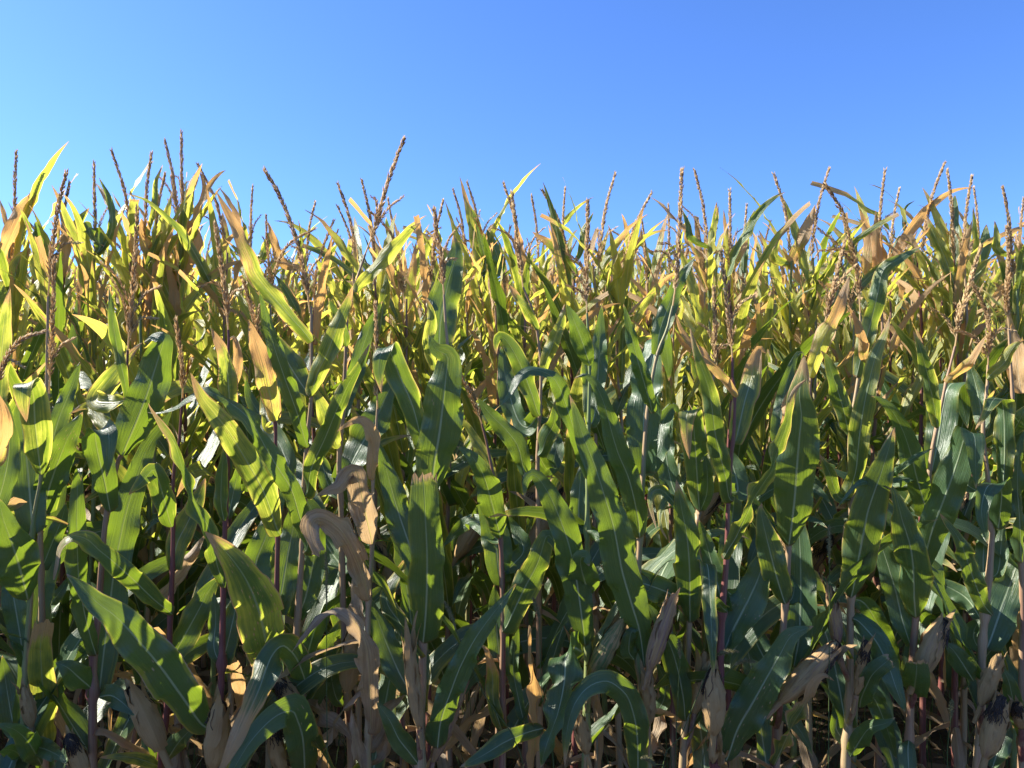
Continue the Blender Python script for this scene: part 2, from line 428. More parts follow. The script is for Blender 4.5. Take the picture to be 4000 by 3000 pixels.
KIND = {   # yellow, dry, edge, tip, spots, hue of the dry tissue
    'g': (.02, -.10, .34, .05, .28, .5), 'e': (.14, -.05, .60, .12, .35, .4), 'y': (.45, .04, .62, .20, .35, .2),
    'h': (.38, .16, .85, .45, .3, .1), 't': (.75, .62, .5, .6, .1, .1), 'o': (.8, .85, .4, .5, .0, .0), 'd': (.8, 1.0, .5, .5, .0, .9)}
KNAME = {'y': "yellowing green leaf", 'h': "half dry leaf with tan edges", 't': "tan drying leaf", 'o': "dry orange tan leaf", 'd': "dry brown leaf"}
def leaf_props(o, k, **over):
    ye, dr, ed, ti, sp, hu = KIND[k]
    d = dict(ye=ye, dr=dr, ed=ed, ti=ti, sp=sp, hu=hu, rn=rnd.random()); d.update(over)
    props(o, **d)

# ------------------------------------------------------------------ traced front plants
TILE = {'V': (0, 0, 1.0)}
for i in range(5):
    TILE['U%d' % (i + 1)] = (442.4 * i, 663.6, 1 / 3.0)
    TILE['L%d' % (i + 1)] = (442.4 * i, 1106.0, 1 / 3.0)
for i in range(4): TILE['C%d' % (i + 5)] = (553.0 * i, 276.5, 0.4)
def at(tile, x, y, d):
    ox, oy, s = TILE[tile]
    vx, vy = ox + x * s, oy + y * s
    return np.array([(vx - 1106) / F * d, d, CAM_H - (vy - 829.5) / F * d])

def traced_leaf(root, origin, d, tile, pts, w, t, k, tw=(0, 0), cut=False, wave=None, fold=0.25, base=0.62, **over):
    if wave is None: wave = {'d': .026, 'h': .015, 't': .014, 'o': .016}.get(k, .012)
    rag = {'d': .42, 'h': .22, 't': .22, 'o': .25, 'y': .12}.get(k, .05)
    cum = [0.0]
    for a, b in zip(pts, pts[1:]): cum.append(cum[-1] + math.hypot(b[0] - a[0], b[1] - a[1]))
    P = []
    top = min(range(len(pts)), key=lambda q: pts[q][1])      # a blade that folds over and hangs back down
    folded = 0 < top < len(pts) - 1 and abs(pts[-1][0] - pts[top][0]) < 1.2 * w and pts[-1][1] - pts[top][1] > .5 * w and abs(pts[top][0] - pts[0][0]) < 1.6 * w
    for q, ((x, y), c) in enumerate(zip(pts, cum)):
        uu = c / cum[-1]
        fd = 0 if not folded or q < top else (.022 if q == top else .045) * (1 if t > 0 else -1)
        P.append(at(tile, x, y, d - t * math.sin(uu * math.pi / 2) - (0.012 if t > 0 else -0.012) - fd))
    mid, L = catmull(P, 46)
    T = unit(np.gradient(mid, axis=0))
    view = unit(mid - np.array([0, 0, CAM_H]))
    S = np.zeros_like(mid); prev = None
    for i in range(len(mid)):
        c = np.cross(T[i], view[i]); m = np.linalg.norm(c); c = c / (m + 1e-9)
        if prev is None: s = c
        else:
            if np.dot(c, prev) < 0: c = -c
            pp = unit(prev - T[i] * np.dot(prev, T[i]))
            s = unit(pp * (1 - 0.5 * m) + c * 0.5 * m)
        if folded:
            X0 = S[0] if i else s
            s = unit(X0 - T[i] * np.dot(X0, T[i]))
        S[i] = s; prev = s
    N = np.cross(T, S)
    if np.dot(N[0], view[0]) > 0: S = -S; N = -N
    u = np.linspace(0, 1, 46)
    ang = np.radians(np.interp(u, np.linspace(0, 1, len(tw)), tw) + (26 if k == 'd' else 14) * np.sin(u * rnd.uniform(3, 6) + rnd.uniform(0, 6)))
    S2 = rot_about(S, T, ang); N2 = rot_about(N, T, ang)
    hw = w * 1.04 * TILE[tile][2] / F * d / 2
    sg = 0.30 if t > 0 else -0.30
    mb = MB()
    V, Fc, UV = leaf_surface(mid, S2, N2, hw, rnd, cut=cut, cup=sg, fold=fold * (-1 if t > 0 else 1), wave=wave, base=base, length=L, rag=rag)
    mb.add(V - origin, Fc, UV)
    o = mesh_obj("leaf", mb.mesh("leaf", M_LEAF), root)
    leaf_props(o, k, **over)
    if k in KNAME: o["label"] = KNAME[k]
    return o

def tassel_on(root, origin, main, branches, rr):
    o = mesh_obj("tassel", spike_mesh("tassel", [p - origin for p in main], rr, sl=0.019, sr=0.0027, dens=380), root)
    for br in branches:
        mesh_obj("branch", spike_mesh("branch", [p - origin for p in br], rr, dens=340, sl=0.014, sr=0.0019, rad=0.0011), o)
    return o

def auto_branches(main, rr, k, ln):
    """Side branches that leave the main spike low down."""
    P, L = catmull(main, 14); out = []
    for i in range(k):
        p = P[rr.randint(1, 4)]; a = rr.uniform(0, 6.28); sp = rr.uniform(.22, .62)
        T = unit(P[5] - P[2])
        d = unit(T + sp * np.array([math.cos(a), math.sin(a) * .8, 0]))
        l = ln * rr.uniform(.6, 1.1)
        out.append([p, p + d * l * .5, p + d * l * .9 + np.array([math.cos(a) * .02, 0, -rr.uniform(0, .05)])])
    return out

PLANTS = {}
def plant(key, d, tile, stalk, label, pu=0.4, tassel=None, br=3, brl=0.13, r=0.0115, lean=0.0):
    P = [at(tile, x, y, d) for x, y in stalk]
    lo, nx = P[0], P[1]
    sl = np.clip((nx[0] - lo[0]) / max(nx[2] - lo[2], .05), -.12, .12)
    base = np.array([lo[0] - sl * lo[2] * 0.8, d + lean, 0.0])
    root = bpy.data.objects.new("corn_plant", None); COL.objects.link(root)
    root.location = base; root.empty_display_size = 0.1
    root["label"] = label; root["category"] = "corn plant"; root["group"] = "corn plants along the front edge of the field"
    PLANTS[key] = dict(root=root, o=base, d=d, path=[base] + P, pu=pu, r=r, nodes=[])
    if tassel:
        tt, pts = tassel
        main = [at(tt, x, y, d - 0.01 * i) for i, (x, y) in enumerate(pts)]
        PLANTS[key]['path'].append(main[0] * 0.5 + P[-1] * 0.5); PLANTS[key]['path'].append(main[0])
        tassel_on(root, base, main, auto_branches(main, rnd, (br + 1) // 2, brl), rnd)
        PLANTS[key]['ttop'] = True
    return PLANTS[key]
def leaf(key, tile, pts, w, t, k='g', **o):
    p = PLANTS[key]
    p['nodes'].append(at(tile, pts[0][0], pts[0][1], p['d'])[2])
    return traced_leaf(p['root'], p['o'], p['d'], tile, pts, w, t, k, **o)
def ear(key, tile, b, e, w, t, pu=.3, gr=.0, silk=True, label=None):
    p = PLANTS[key]; d = p['d'] - t
    B, E = at(tile, b[0], b[1], d), at(tile, e[0], e[1], d - 0.02)
    L = float(np.linalg.norm(E - B)); r = .78 * w * TILE[tile][2] / F * d / 2
    body, husks, sm = ear_meshes(rnd, L, r, silk)
    o = mesh_obj("ear", body, p['root']); props(o, pu=pu, gr=gr, rn=rnd.random())
    o.location = Vector(B - p['o'])
    o.rotation_mode = 'QUATERNION'; o.rotation_quaternion = Vector(E - B).to_track_quat('Z', 'Y')
    if label: o["label"] = label
    for h in husks: props(mesh_obj("husk_leaf", h, o), pu=pu, gr=gr, rn=rnd.random())
    if sm: mesh_obj("silk", sm, o)
    mb = MB(); st = np.array(p['path']); zz = max(B[2] - 0.10, 0.15)
    sx = np.interp(zz, st[:, 2], st[:, 0])
    mb.add(*tube(catmull([np.array([sx, p['d'], zz]) - p['o'], (np.array([sx, p['d'], zz]) * .4 + B * .6 + np.array([0, 0, -.015])) - p['o'], B - p['o']], 8)[0], 0.007, 7))
    s = mesh_obj("shank", mb.mesh("shank", M_STALK), p['root']); props(s, pu=p['pu'] + .2, rn=rnd.random())
def finish(key):
    p = PLANTS[key]; path = np.array(p['path']); L = path[-1][2]
    s = mesh_obj("stalk", stalk_mesh("stalk", path - p['o'], p['r'] * 1.2, 0.0028 if 'ttop' in p else 0.005,
                 [z / L for z in p['nodes'] if z < L] + [.08, .17, .26]), p['root'])
    props(s, pu=p['pu'], rn=rnd.random())

exec_front = True
#FRONT_BEGIN
plant('E0', 1.80, 'V', [(-14, 1659), (-12, 1200), (-16, 900)], "corn plant cut by the photo's left edge, heavy drooping tassel bending right", .7, ('V', [(-12, 850), (12, 775), (45, 735), (95, 716)]), 2)
leaf('E0', 'V', [(-14, 1010), (4, 950), (6, 900), (-4, 850)], 40, .06, 't')
leaf('E0', 'V', [(-12, 930), (-2, 820), (10, 700), (22, 620)], 38, -.05, 'y')
leaf('E0', 'V', [(-16, 1120), (8, 1040), (20, 960), (12, 860)], 46, -.06, 'g')
plant('A', 1.88, 'L1', [(148, 1659), (168, 1020), (195, 570), (210, 130), (240, -80), (268, -240), (300, -600)],
      "corn plant at far left with green stalk and a sunlit top leaf folded over", .25, ('U1', [(318, 560), (332, 250), (345, -40), (348, -300)]), 4)
leaf('A', 'L1', [(182, 570), (150, 440), (90, 240), (25, 60), (-10, -90)], 220, .12, 'g')
leaf('A', 'U1', [(215, 1475), (200, 1300), (180, 1050), (150, 830), (105, 620)], 215, -.10, 'g')
leaf('A', 'U1', [(266, 1085), (248, 940), (226, 740), (218, 590), (190, 492), (150, 520), (150, 620), (172, 745)], 165, .10, 'y', ye=.30, dr=-.1)
leaf('A', 'L1', [(160, 1010), (130, 800), (90, 560), (40, 310), (15, 60)], 140, -.10, 'g')
leaf('A', 'L1', [(150, 1500), (90, 1380), (45, 1150), (15, 930)], 130, -.10, 'g')
leaf('A', 'L1', [(270, 1640), (190, 1500), (110, 1420), (40, 1390), (-40, 1370)], 130, .20, 'g')
leaf('A', 'L1', [(160, 1640), (110, 1560), (30, 1540), (-60, 1590)], 90, .12, 'g')
leaf('A', 'L1', [(170, 1520), (270, 1530), (380, 1580), (440, 1640)], 110, .15, 'g')
ear('A', 'L1', (205, 1390), (170, 1130), 95, .03, .0, 0, False)
plant('B', 1.98, 'L1', [(292, 1659), (280, 1500), (272, 700), (262, 150), (275, -250), (300, -700)],
      "corn plant at left with a brown tipped yellow leaf standing upright low down", .55, ('V', [(104, 640), (112, 540), (125, 450), (143, 372)]), 3)
leaf('B', 'L1', [(288, 1540), (276, 1400), (280, 1200), (268, 1000), (262, 860), (290, 712)], 150, .10, 'y', cut=True, ti=.28, ye=.45, wave=.012, base=.8)
leaf('B', 'U1', [(285, 1340), (320, 1170), (420, 890), (535, 680)], 175, .05, 'g', sp=.6)
leaf('B', 'L1', [(268, 375), (330, 220), (395, 60), (430, -60)], 110, -.05, 'g')
leaf('B', 'U1', [(270, 1100), (330, 900), (390, 700), (470, 500), (520, 350)], 120, -.12, 'g')
leaf('B', 'L1', [(275, 720), (330, 600), (400, 500), (440, 420)], 110, -.2, 'g')
plant('D', 1.90, 'L1', [(600, 1659), (605, 940), (636, 700), (656, 380), (692, 0), (770, -342), (798, -400), (818, -735)],
      "tall corn plant at left with thick purple brown stalk and one very broad leaf", .72, ('C5', [(690, 1200), (712, 900), (735, 620), (740, 440)]), 7, .15, r=.0135)
leaf('D', 'L1', [(625, 932), (592, 830), (545, 640), (512, 430), (500, 200), (498, 0), (505, -200), (515, -285), (525, -200)], 118, .14, 'g')
leaf('D', 'U1', [(715, 1328), (682, 1150), (642, 980), (618, 840), (640, 795), (700, 815), (705, 960), (690, 1100)], 150, .11, 'g')
leaf('D', 'U1', [(792, 965), (820, 890), (885, 740), (960, 540), (1030, 320), (1058, 212), (1000, 190), (930, 230)], 225, .07, 'g', tw=(0, 0, 0, 20))
leaf('D', 'U1', [(828, 585), (802, 450), (762, 280), (738, 150), (718, -20), (705, -140)], 62, .04, 'e')
leaf('D', 'L1', [(642, 1192), (668, 950), (698, 720), (735, 420), (785, 140), (835, -60), (950, -400), (1060, -570), (1120, -690)], 200, -.12, 'g')
leaf('D', 'L1', [(640, 1200), (720, 1190), (800, 1240), (880, 1320)], 130, .08, 'g')
leaf('D', 'L1', [(590, 1140), (520, 1080), (440, 1010), (360, 975)], 150, .06, 'g')
leaf('D', 'U1', [(800, 930), (700, 800), (620, 690), (560, 640), (450, 690)], 90, -.15, 'y')
leaf('D', 'U1', [(820, 600), (720, 620), (620, 600), (700, 480), (850, 300), (920, 230)], 130, -.15, 'y')
ear('D', 'L1', (560, 1720), (440, 1440), 120, .10, .0, False)
plant('F', 1.94, 'L1', [(1035, 1659), (1080, 1300), (1096, 1000), (1102, 700), (1116, 400), (1122, 100), (1122, -180), (1135, -330), (1160, -450)],
      "slim purple stalked corn plant with a drooping ear and a leaf arching left", .95, ('U1', [(1182, 590), (1185, 430), (1160, 240), (1138, 85)]), 0)
leaf('F', 'L1', [(1118, 668), (1090, 640), (1000, 570), (880, 455), (750, 335), (640, 245), (560, 175), (460, 155), (395, 215), (368, 320), (350, 440)], 122, .22, 'e', tw=(0, 0, 20, 55), ti=.35, hu=.8)
leaf('F', 'U1', [(1115, 1425), (1095, 1370), (1060, 1230), (1020, 1100), (990, 1055), (930, 1120), (830, 1220)], 130, .12, 'e')
leaf('F', 'L1', [(1112, 375), (1150, 200), (1230, 40), (1290, -110), (1330, -220)], 150, -.06, 'y', ye=.25)
leaf('F', 'L1', [(1000, 600), (1080, 500), (1170, 390), (1260, 260), (1340, 140)], 110, -.12, 'd')
leaf('F', 'L1', [(1105, 962), (1180, 830), (1280, 650), (1360, 500), (1430, 410)], 165, -.03, 'e')
leaf('F', 'L1', [(1075, 1620), (1160, 1490), (1280, 1365)], 115, .05, 'g')
leaf('F', 'L1', [(1095, 1160), (960, 1090), (840, 1060), (735, 1050)], 120, -.08, 'h')
leaf('F', 'L1', [(1060, 1660), (900, 1600), (780, 1585), (640, 1590)], 70, .12, 'y')
ear('F', 'L1', (1045, 1540), (852, 1125), 185, .09, .15, label="drooping tan ear with shrivelled tip")
plant('G', 1.86, 'L2', [(60, 1659), (100, 1220), (110, 980), (121, 500), (131, 100), (140, -80), (150, -370), (140, -700), (155, -1100)],
      "corn plant with dark purple stalk and a black silked ear at the frame's bottom", .95, ('C5', [(1232, 1090), (1215, 900), (1190, 700), (1160, 520)]), 4)
leaf('G', 'L2', [(128, 492), (82, 350), (30, 120), (-30, 0), (-95, -135), (-155, -320), (-195, -445), (-275, -555), (-345, -660), (-368, -710)], 105, .16, 'e', tw=(0, 30, 50, 30), ti=.3)
leaf('G', 'L2', [(60, 1412), (-20, 1375), (-145, 1200), (-275, 1020), (-425, 840), (-575, 680), (-705, 580), (-790, 490), (-900, 400)], 235, .22, 'g', ed=.75, hu=1, sp=.4)
leaf('G', 'U2', [(125, 1388), (105, 1260), (112, 1050), (130, 890)], 80, .06, 'e')
leaf('G', 'U2', [(150, 1375), (190, 1180), (230, 1000)], 90, -.05, 'g')
leaf('G', 'L2', [(112, 992), (160, 800), (205, 600), (230, 480)], 130, -.06, 'e')
leaf('G', 'L2', [(105, 990), (60, 880), (70, 700), (60, 520)], 90, -.04, 'g')
leaf('G', 'U2', [(160, 720), (155, 520), (130, 320), (80, 215), (40, 135)], 115, .05, 'h', cut=False)
leaf('G', 'U2', [(155, 600), (200, 450), (215, 300), (190, 200), (150, 220)], 70, -.05, 't')
ear('G', 'L2', (55, 1660), (112, 1225), 180, .07, .0, label="pale tan ear with black silk")
plant('I', 1.92, 'L2', [(492, 1659), (475, 1430), (466, 640), (473, 150), (470, 0), (460, -380), (455, -590)],
      "corn plant with slim purple stalk and a broad yellow green leaf covered in tan flecks", .9, ('V', [(566, 760), (560, 725), (545, 675), (527, 610)]), 3)
leaf('I', 'U2', [(492, 1478), (466, 1430), (382, 1200), (272, 1000), (150, 800), (40, 665), (-20, 585), (-92, 425)], 165, .20, 'y', sp=.45, dr=.0, ye=.36)
leaf('I', 'L2', [(465, 1060), (420, 960), (390, 800), (340, 610), (250, 410), (110, 230), (0, 125)], 270, .26, 'y', sp=1.0, ed=.8, ye=.42, dr=.0)
leaf('I', 'L2', [(466, 660), (490, 560), (532, 310), (572, 100), (605, -120)], 185, -.06, 'g')
leaf('I', 'L2', [(462, 640), (400, 480), (330, 350), (400, 150), (470, -60), (540, -220)], 170, -.16, 'g')
leaf('I', 'U2', [(460, 738), (448, 700), (420, 560), (370, 350), (318, 180), (285, 80)], 140, .06, 't', ye=.7, dr=.45, sp=0)
leaf('I', 'U2', [(455, 760), (420, 780), (385, 650), (375, 500)], 70, -.08, 'y')
leaf('I', 'U2', [(470, 1180), (540, 1050), (500, 920), (430, 800), (300, 600), (260, 450)], 130, -.15, 'g')
ear('I', 'L2', (500, 1680), (420, 1360), 120, .02, .4, False)
plant('J', 1.95, 'L2', [(622, 1659), (632, 1310), (600, 1000), (592, 850), (604, 650), (630, 270), (650, 0), (645, -100), (655, -380), (690, -757), (690, -1090), (690, -1330)],
      "tall corn plant with a tan folded leaf low down and a big tassel leaning left", .55, ('C6', [(292, 1000), (262, 790), (205, 560), (130, 370), (50, 232)]), 5, .16, r=.013)
leaf('J', 'U2', [(640, 1597), (665, 1540), (612, 1350), (560, 1180), (480, 1050), (400, 920), (300, 740), (180, 630), (60, 560), (-30, 545), (-110, 590), (-190, 650), (-290, 690), (-370, 680)], 118, .20, 'g', tw=(0, 10, 30, 60), base=.9)
leaf('J', 'U2', [(672, 905), (655, 880), (602, 700), (532, 500), (462, 300), (420, 150), (380, 0), (350, -110)], 105, .14, 'g')
leaf('J', 'U2', [(682, 575), (600, 460), (520, 330), (440, 200), (385, 120)], 160, -.05, 'e', ed=.8)
leaf('J', 'U2', [(692, 225), (620, 135), (500, 0), (333, -200), (288, -320), (180, -550), (72, -754)], 105, .10, 'h', ti=.6)
leaf('J', 'U2', [(672, 578), (700, 520), (742, 400), (800, 280), (860, 120), (920, -20), (960, -140)], 118, .08, 'y', ye=.38)
leaf('J', 'L2', [(640, -105), (665, -130), (690, -280), (780, -480), (850, -650), (930, -830), (1000, -950), (1070, -1090)], 110, .16, 'e')
leaf('J', 'L2', [(602, 692), (650, 560), (692, 380), (722, 200), (742, -20)], 170, -.06, 'g')
leaf('J', 'L2', [(598, 690), (560, 600), (540, 450), (560, 250)], 100, -.05, 'g')
leaf('J', 'L2', [(640, 1185), (655, 1120), (610, 980), (560, 905), (500, 868), (430, 940), (350, 1150), (250, 1370), (150, 1580), (70, 1720)], 165, .30, 'h', ed=.5, ye=.1, dr=.2)
leaf('J', 'L2', [(650, 1780), (640, 1500), (600, 1350), (560, 1290), (450, 1330), (310, 1470), (190, 1660), (130, 1800)], 185, .30, 'g', sp=.5)
leaf('J', 'L2', [(632, 1205), (715, 1060), (800, 880), (880, 700)], 150, -.06, 'e')
leaf('J', 'L2', [(655, 1225), (780, 1310), (900, 1400), (955, 1480)], 95, .05, 'd')
ear('J', 'L2', (620, 1320), (470, 1060), 140, .06, .05, False)
plant('K', 2.02, 'L2', [(955, 1659), (930, 1250), (902, 750), (890, 370), (884, 0), (870, -330), (892, -607), (916, -1077), (926, -1330), (960, -1430)],
      "corn plant carrying the tallest straight tassel, above a long orange edged top leaf", .6, ('C6', [(590, 680), (650, 520), (700, 330), (755, 170), (798, 62)]), 4, .15, r=.0125)
leaf('K', 'C6', [(538, 888), (565, 840), (640, 760), (730, 660), (830, 555), (888, 512)], 82, .06, 'h', ye=.5, ti=.15, dr=.0)
leaf('K', 'U2', [(875, 907), (850, 880), (800, 745), (742, 610), (700, 500)], 110, .05, 'y')
leaf('K', 'U2', [(905, 1130), (960, 1000), (1040, 850), (1100, 740), (1180, 570), (1245, 440)], 205, -.03, 'g', tw=(-15, -30))
leaf('K', 'U2', [(905, 720), (930, 560), (1000, 330), (1060, 150), (1150, -40)], 110, -.08, 'g')
leaf('K', 'U2', [(918, 255), (900, 150), (860, 60), (800, -60)], 70, .05, 'e')
leaf('K', 'U2', [(880, 1250), (800, 1150), (760, 1020), (700, 970), (740, 1120)], 90, -.08, 'g')
leaf('K', 'L2', [(895, 360), (820, 260), (740, 130), (690, -20), (600, -150)], 170, -.10, 'g')
leaf('K', 'L2', [(900, 1260), (850, 1200), (820, 1050), (840, 880)], 100, .03, 'g')
ear('K', 'L2', (925, 1160), (955, 735), 160, .05, .35, label="reddish brown ear with black silk")
plant('M', 1.86, 'L2', [(1045, 1659), (1060, 1430), (1056, 800), (1062, 570), (1085, 220), (1090, -200), (1100, -350)],
      "corn plant with dead brown leaves curling along its whole dry stalk", .45, ('U2', [(1118, 660), (1116, 450), (1112, 200), (1106, -20)]), 0)
leaf('M', 'U2', [(1085, 1535), (1078, 1490), (1040, 1330), (1005, 1170), (985, 1068), (940, 1080), (880, 1160), (800, 1190), (728, 1220)], 165, .12, 'd', hu=.92)
leaf('M', 'L2', [(1060, 577), (1055, 540), (1020, 400), (960, 250), (880, 120), (790, 48), (715, 38), (685, 90), (705, 190), (745, 265)], 140, .18, 'd', hu=.92, tw=(0, 0, 10, 30), cut=True, base=.9)
leaf('M', 'L2', [(1060, 1437), (1075, 1380), (1070, 1200), (1062, 1000), (1040, 850), (980, 725), (905, 655), (835, 638), (740, 690), (650, 790), (565, 905)], 140, .20, 'd', hu=.92, tw=(0, 0, 20, 45), wave=.014, base=.85)
leaf('M', 'U2', [(1090, 1120), (1082, 1060), (1092, 950), (1085, 830), (1040, 750), (970, 735), (855, 805)], 78, .10, 't', dr=.9, hu=.5, base=.8)
leaf('M', 'L2', [(1045, 720), (1000, 640), (975, 500), (985, 370)], 95, -.02, 'd')
leaf('M', 'L2', [(1030, 1700), (990, 1560), (965, 1400), (950, 1280)], 90, .06, 'd')
leaf('M', 'L2', [(1060, 1560), (1140, 1420), (1190, 1290), (1300, 1180)], 110, -.10, 'd')
leaf('M', 'L2', [(1050, 1640), (1130, 1600), (1170, 1500), (1190, 1400)], 80, -.04, 'd')
plant('N', 1.84, 'L3', [(68, 1659), (76, 1300), (86, 850), (100, 300), (120, -250), (200, -727), (245, -1000), (235, -1200)],
      "corn plant in the middle with two big flat upright leaves stacked one above the other", .5, ('C6', [(1015, 900), (1000, 700), (975, 560), (962, 440)]), 5, .12, r=.014)
leaf('N', 'L3', [(86, 852), (98, 740), (112, 500), (112, 250), (100, 0), (94, -120), (86, -228)], 212, .16, 'g', cut=True, ye=.12, wave=.009, base=.82, hu=.6)
leaf('N', 'U3', [(150, 1200), (155, 1060), (188, 850), (214, 650), (236, 450), (246, 335), (225, 300), (170, 270), (125, 180)], 250, .08, 'e', ti=.02, ed=.2)
leaf('N', 'V', [(948, 768), (952, 690), (968, 610), (985, 550), (980, 508)], 66, -.03, 'e', ti=.12)
leaf('N', 'V', [(915, 970), (892, 880), (862, 810), (840, 755), (824, 760), (818, 800), (824, 850)], 50, .08, 'e')
leaf('N', 'V', [(910, 1245), (882, 1170), (852, 1080), (832, 1005), (815, 950)], 55, -.03, 'g')
leaf('N', 'L3', [(70, 1130), (-20, 1120), (-130, 900), (-210, 690), (-250, 560)], 165, -.03, 'g')
leaf('N', 'L3', [(60, 1640), (0, 1560), (-70, 1470), (-130, 1350), (-215, 1230)], 130, .05, 'g')
leaf('N', 'L3', [(70, 870), (-60, 720), (-150, 560), (-60, 380), (0, 270)], 110, -.10, 'y', ye=.25)
leaf('N', 'L3', [(180, 1535), (205, 1345), (262, 1180), (330, 1000), (420, 830), (520, 685), (620, 560), (690, 465)], 150, .14, 'g', base=1.0)
leaf('N', 'U3', [(60, 1180), (120, 1150), (200, 1000), (270, 850), (330, 700)], 90, -.06, 'e')
leaf('N', 'V', [(940, 800), (925, 740), (932, 680), (920, 640)], 24, .05, 'y')
ear('N', 'L3', (62, 1400), (-30, 760), 105, .05, .55, 0, False, label="narrow tan and purple ear")
ear('N', 'L3', (150, 1620), (355, 1085), 110, -.03, .85, .1, False, label="pinkish purple husked ear")
plant('O', 1.96, 'L3', [(600, 1659), (606, 1380), (602, 1060), (606, 780), (600, 470), (590, 170), (570, -60), (540, -247), (500, -447)],
      "corn plant near the middle whose tassel hangs bent over to the left", .75, ('U3', [(468, 755), (430, 650), (385, 540), (328, 440)]), 2, .10)
leaf('O', 'U3', [(590, 1498), (578, 1450), (540, 1300), (482, 1100), (420, 985), (350, 925), (302, 902)], 150, .14, 'g', ye=.10)
leaf('O', 'L3', [(600, 470), (578, 380), (552, 160), (500, -30), (462, -160)], 185, -.05, 'g')
leaf('O', 'L3', [(600, 778), (635, 730), (685, 620), (752, 480), (830, 330), (885, 160), (920, 170), (945, 220), (958, 300)], 168, .12, 'e', ye=.18, dr=-.1)
leaf('O', 'L3', [(600, 1065), (578, 900), (560, 700), (548, 470)], 140, -.05, 'g')
leaf('O', 'L3', [(760, 1430), (705, 1210), (672, 1000), (690, 760), (650, 640)], 75, -.04, 'g')
leaf('O', 'L3', [(600, 1430), (545, 1230), (535, 1050), (500, 900), (460, 860)], 95, .02, 'h')
leaf('O', 'U3', [(548, 1110), (500, 985), (420, 850), (350, 745), (300, 700)], 75, -.03, 'y', ye=.5)
leaf('O', 'L3', [(790, 1720), (815, 1430), (812, 1200), (786, 1000), (778, 735)], 74, .10, 'o', ye=.9, dr=.75, tw=(20, 60, 40))
leaf('O', 'L3', [(600, 400), (680, 330), (740, 240), (680, 100), (640, 20)], 120, -.12, 'g')
leaf('O', 'L3', [(590, 200), (430, 60), (300, 130), (210, 230)], 120, -.25, 'g')
plant('P', 2.20, 'U3', [(835, 1659), (832, 1300), (830, 1000), (842, 700), (852, 420), (826, 150), (790, 0)],
      "corn plant right of centre, half hidden, grey stalk with a leaf hooked over left", .6, ('C7', [(60, 860), (40, 700), (20, 520), (0, 350)]), 4, .14)
leaf('P', 'U3', [(842, 705), (825, 670), (790, 560), (720, 380), (640, 235), (585, 185), (560, 230), (562, 310)], 115, .06, 'e')
leaf('P', 'U3', [(832, 965), (860, 930), (885, 850), (935, 750), (945, 605)], 112, .06, 'e')
leaf('P', 'U3', [(760, 1095), (740, 1060), (700, 900), (620, 790), (520, 690), (435, 585)], 122, .03, 'g')
leaf('P', 'U3', [(848, 430), (870, 400), (905, 300), (950, 180), (985, 80), (1005, -20)], 85, .05, 'y')
leaf('P', 'U3', [(826, 150), (780, 60), (720, -40), (640, -150)], 70, .04, 'h')
leaf('P', 'U3', [(835, 700), (760, 780), (690, 700), (620, 450), (590, 250)], 140, -.10, 'g')
leaf('P', 'U3', [(835, 960), (900, 1050), (950, 900), (900, 700)], 110, -.10, 'g')
plant('R', 1.90, 'L3', [(1140, 1659), (1150, 1080), (1156, 800), (1150, 550), (1152, 150), (1155, -197), (1160, -557), (1168, -947)],
      "green stalked corn plant right of centre with a torn blue green leaf hanging straight down", .12, ('C7', [(405, 1000), (402, 800), (408, 600), (410, 400)]), 5, .12)
leaf('R', 'L3', [(1162, 548), (1150, 500), (1118, 390), (1108, 305), (1140, 290), (1165, 350)], 180, .12, 'g')
leaf('R', 'L3', [(1120, 910), (1060, 880), (1015, 930), (1003, 1100), (962, 1300), (890, 1500), (848, 1660)], 205, .16, 'g', base=1.0, ye=0)
leaf('R', 'L3', [(1480, 1800), (1475, 1450), (1430, 1240), (1370, 1150), (1270, 1095), (1150, 1140), (1060, 1265), (1015, 1450), (1005, 1650)], 150, .20, 'e', ye=.05)
leaf('R', 'L3', [(1138, 870), (1112, 650), (1078, 420), (1042, 250), (1002, 120), (930, -60), (852, -197), (790, -243), (755, -190), (742, -95)], 185, .12, 'g')
leaf('R', 'U3', [(1162, 1118), (1125, 960), (1062, 780), (1002, 600), (945, 475), (870, 420), (780, 408), (700, 465), (645, 570), (555, 668)], 98, .18, 'g', tw=(0, 10, 40, 60))
leaf('R', 'U3', [(1165, 778), (1200, 690), (1222, 420), (1235, 150), (1245, -20)], 115, -.05, 'g')
leaf('R', 'U3', [(1158, 770), (1145, 560), (1146, 300), (1155, 100)], 60, -.02, 'y', ye=.25, dr=-.1)
leaf('R', 'U3', [(1172, 378), (1160, 350), (1120, 230), (1062, 80), (1015, -20)], 118, .06, 'g')
leaf('R', 'L3', [(870, 1400), (760, 1430), (620, 1490), (470, 1580), (325, 1655)], 120, .10, 'e')
leaf('R', 'U3', [(1150, 1450), (1100, 1380), (1100, 1200), (1120, 1000)], 120, -.05, 'g')
leaf('R', 'U3', [(1150, 1450), (1190, 1460), (1240, 1500), (1300, 1600)], 60, .04, 'g')
ear('R', 'L3', (1165, 1085), (1385, 690), 150, .05, .15, .75, False, label="green husked ear streaked with tan")
ear('R', 'L3', (1148, 1560), (1085, 1290), 115, .06, .1, .5, False)
plant('S', 1.88, 'L4', [(215, 1659), (200, 1300), (150, 900), (146, 600), (156, 380), (166, 180), (180, -80), (186, -250), (212, -630), (270, -990), (340, -1180)],
      "corn plant with the stoutest tassel right of centre and a very long leaf slanting down", .35, ('C7', [(868, 960), (890, 800), (905, 560), (912, 380), (918, 230)]), 4, .12, r=.013)
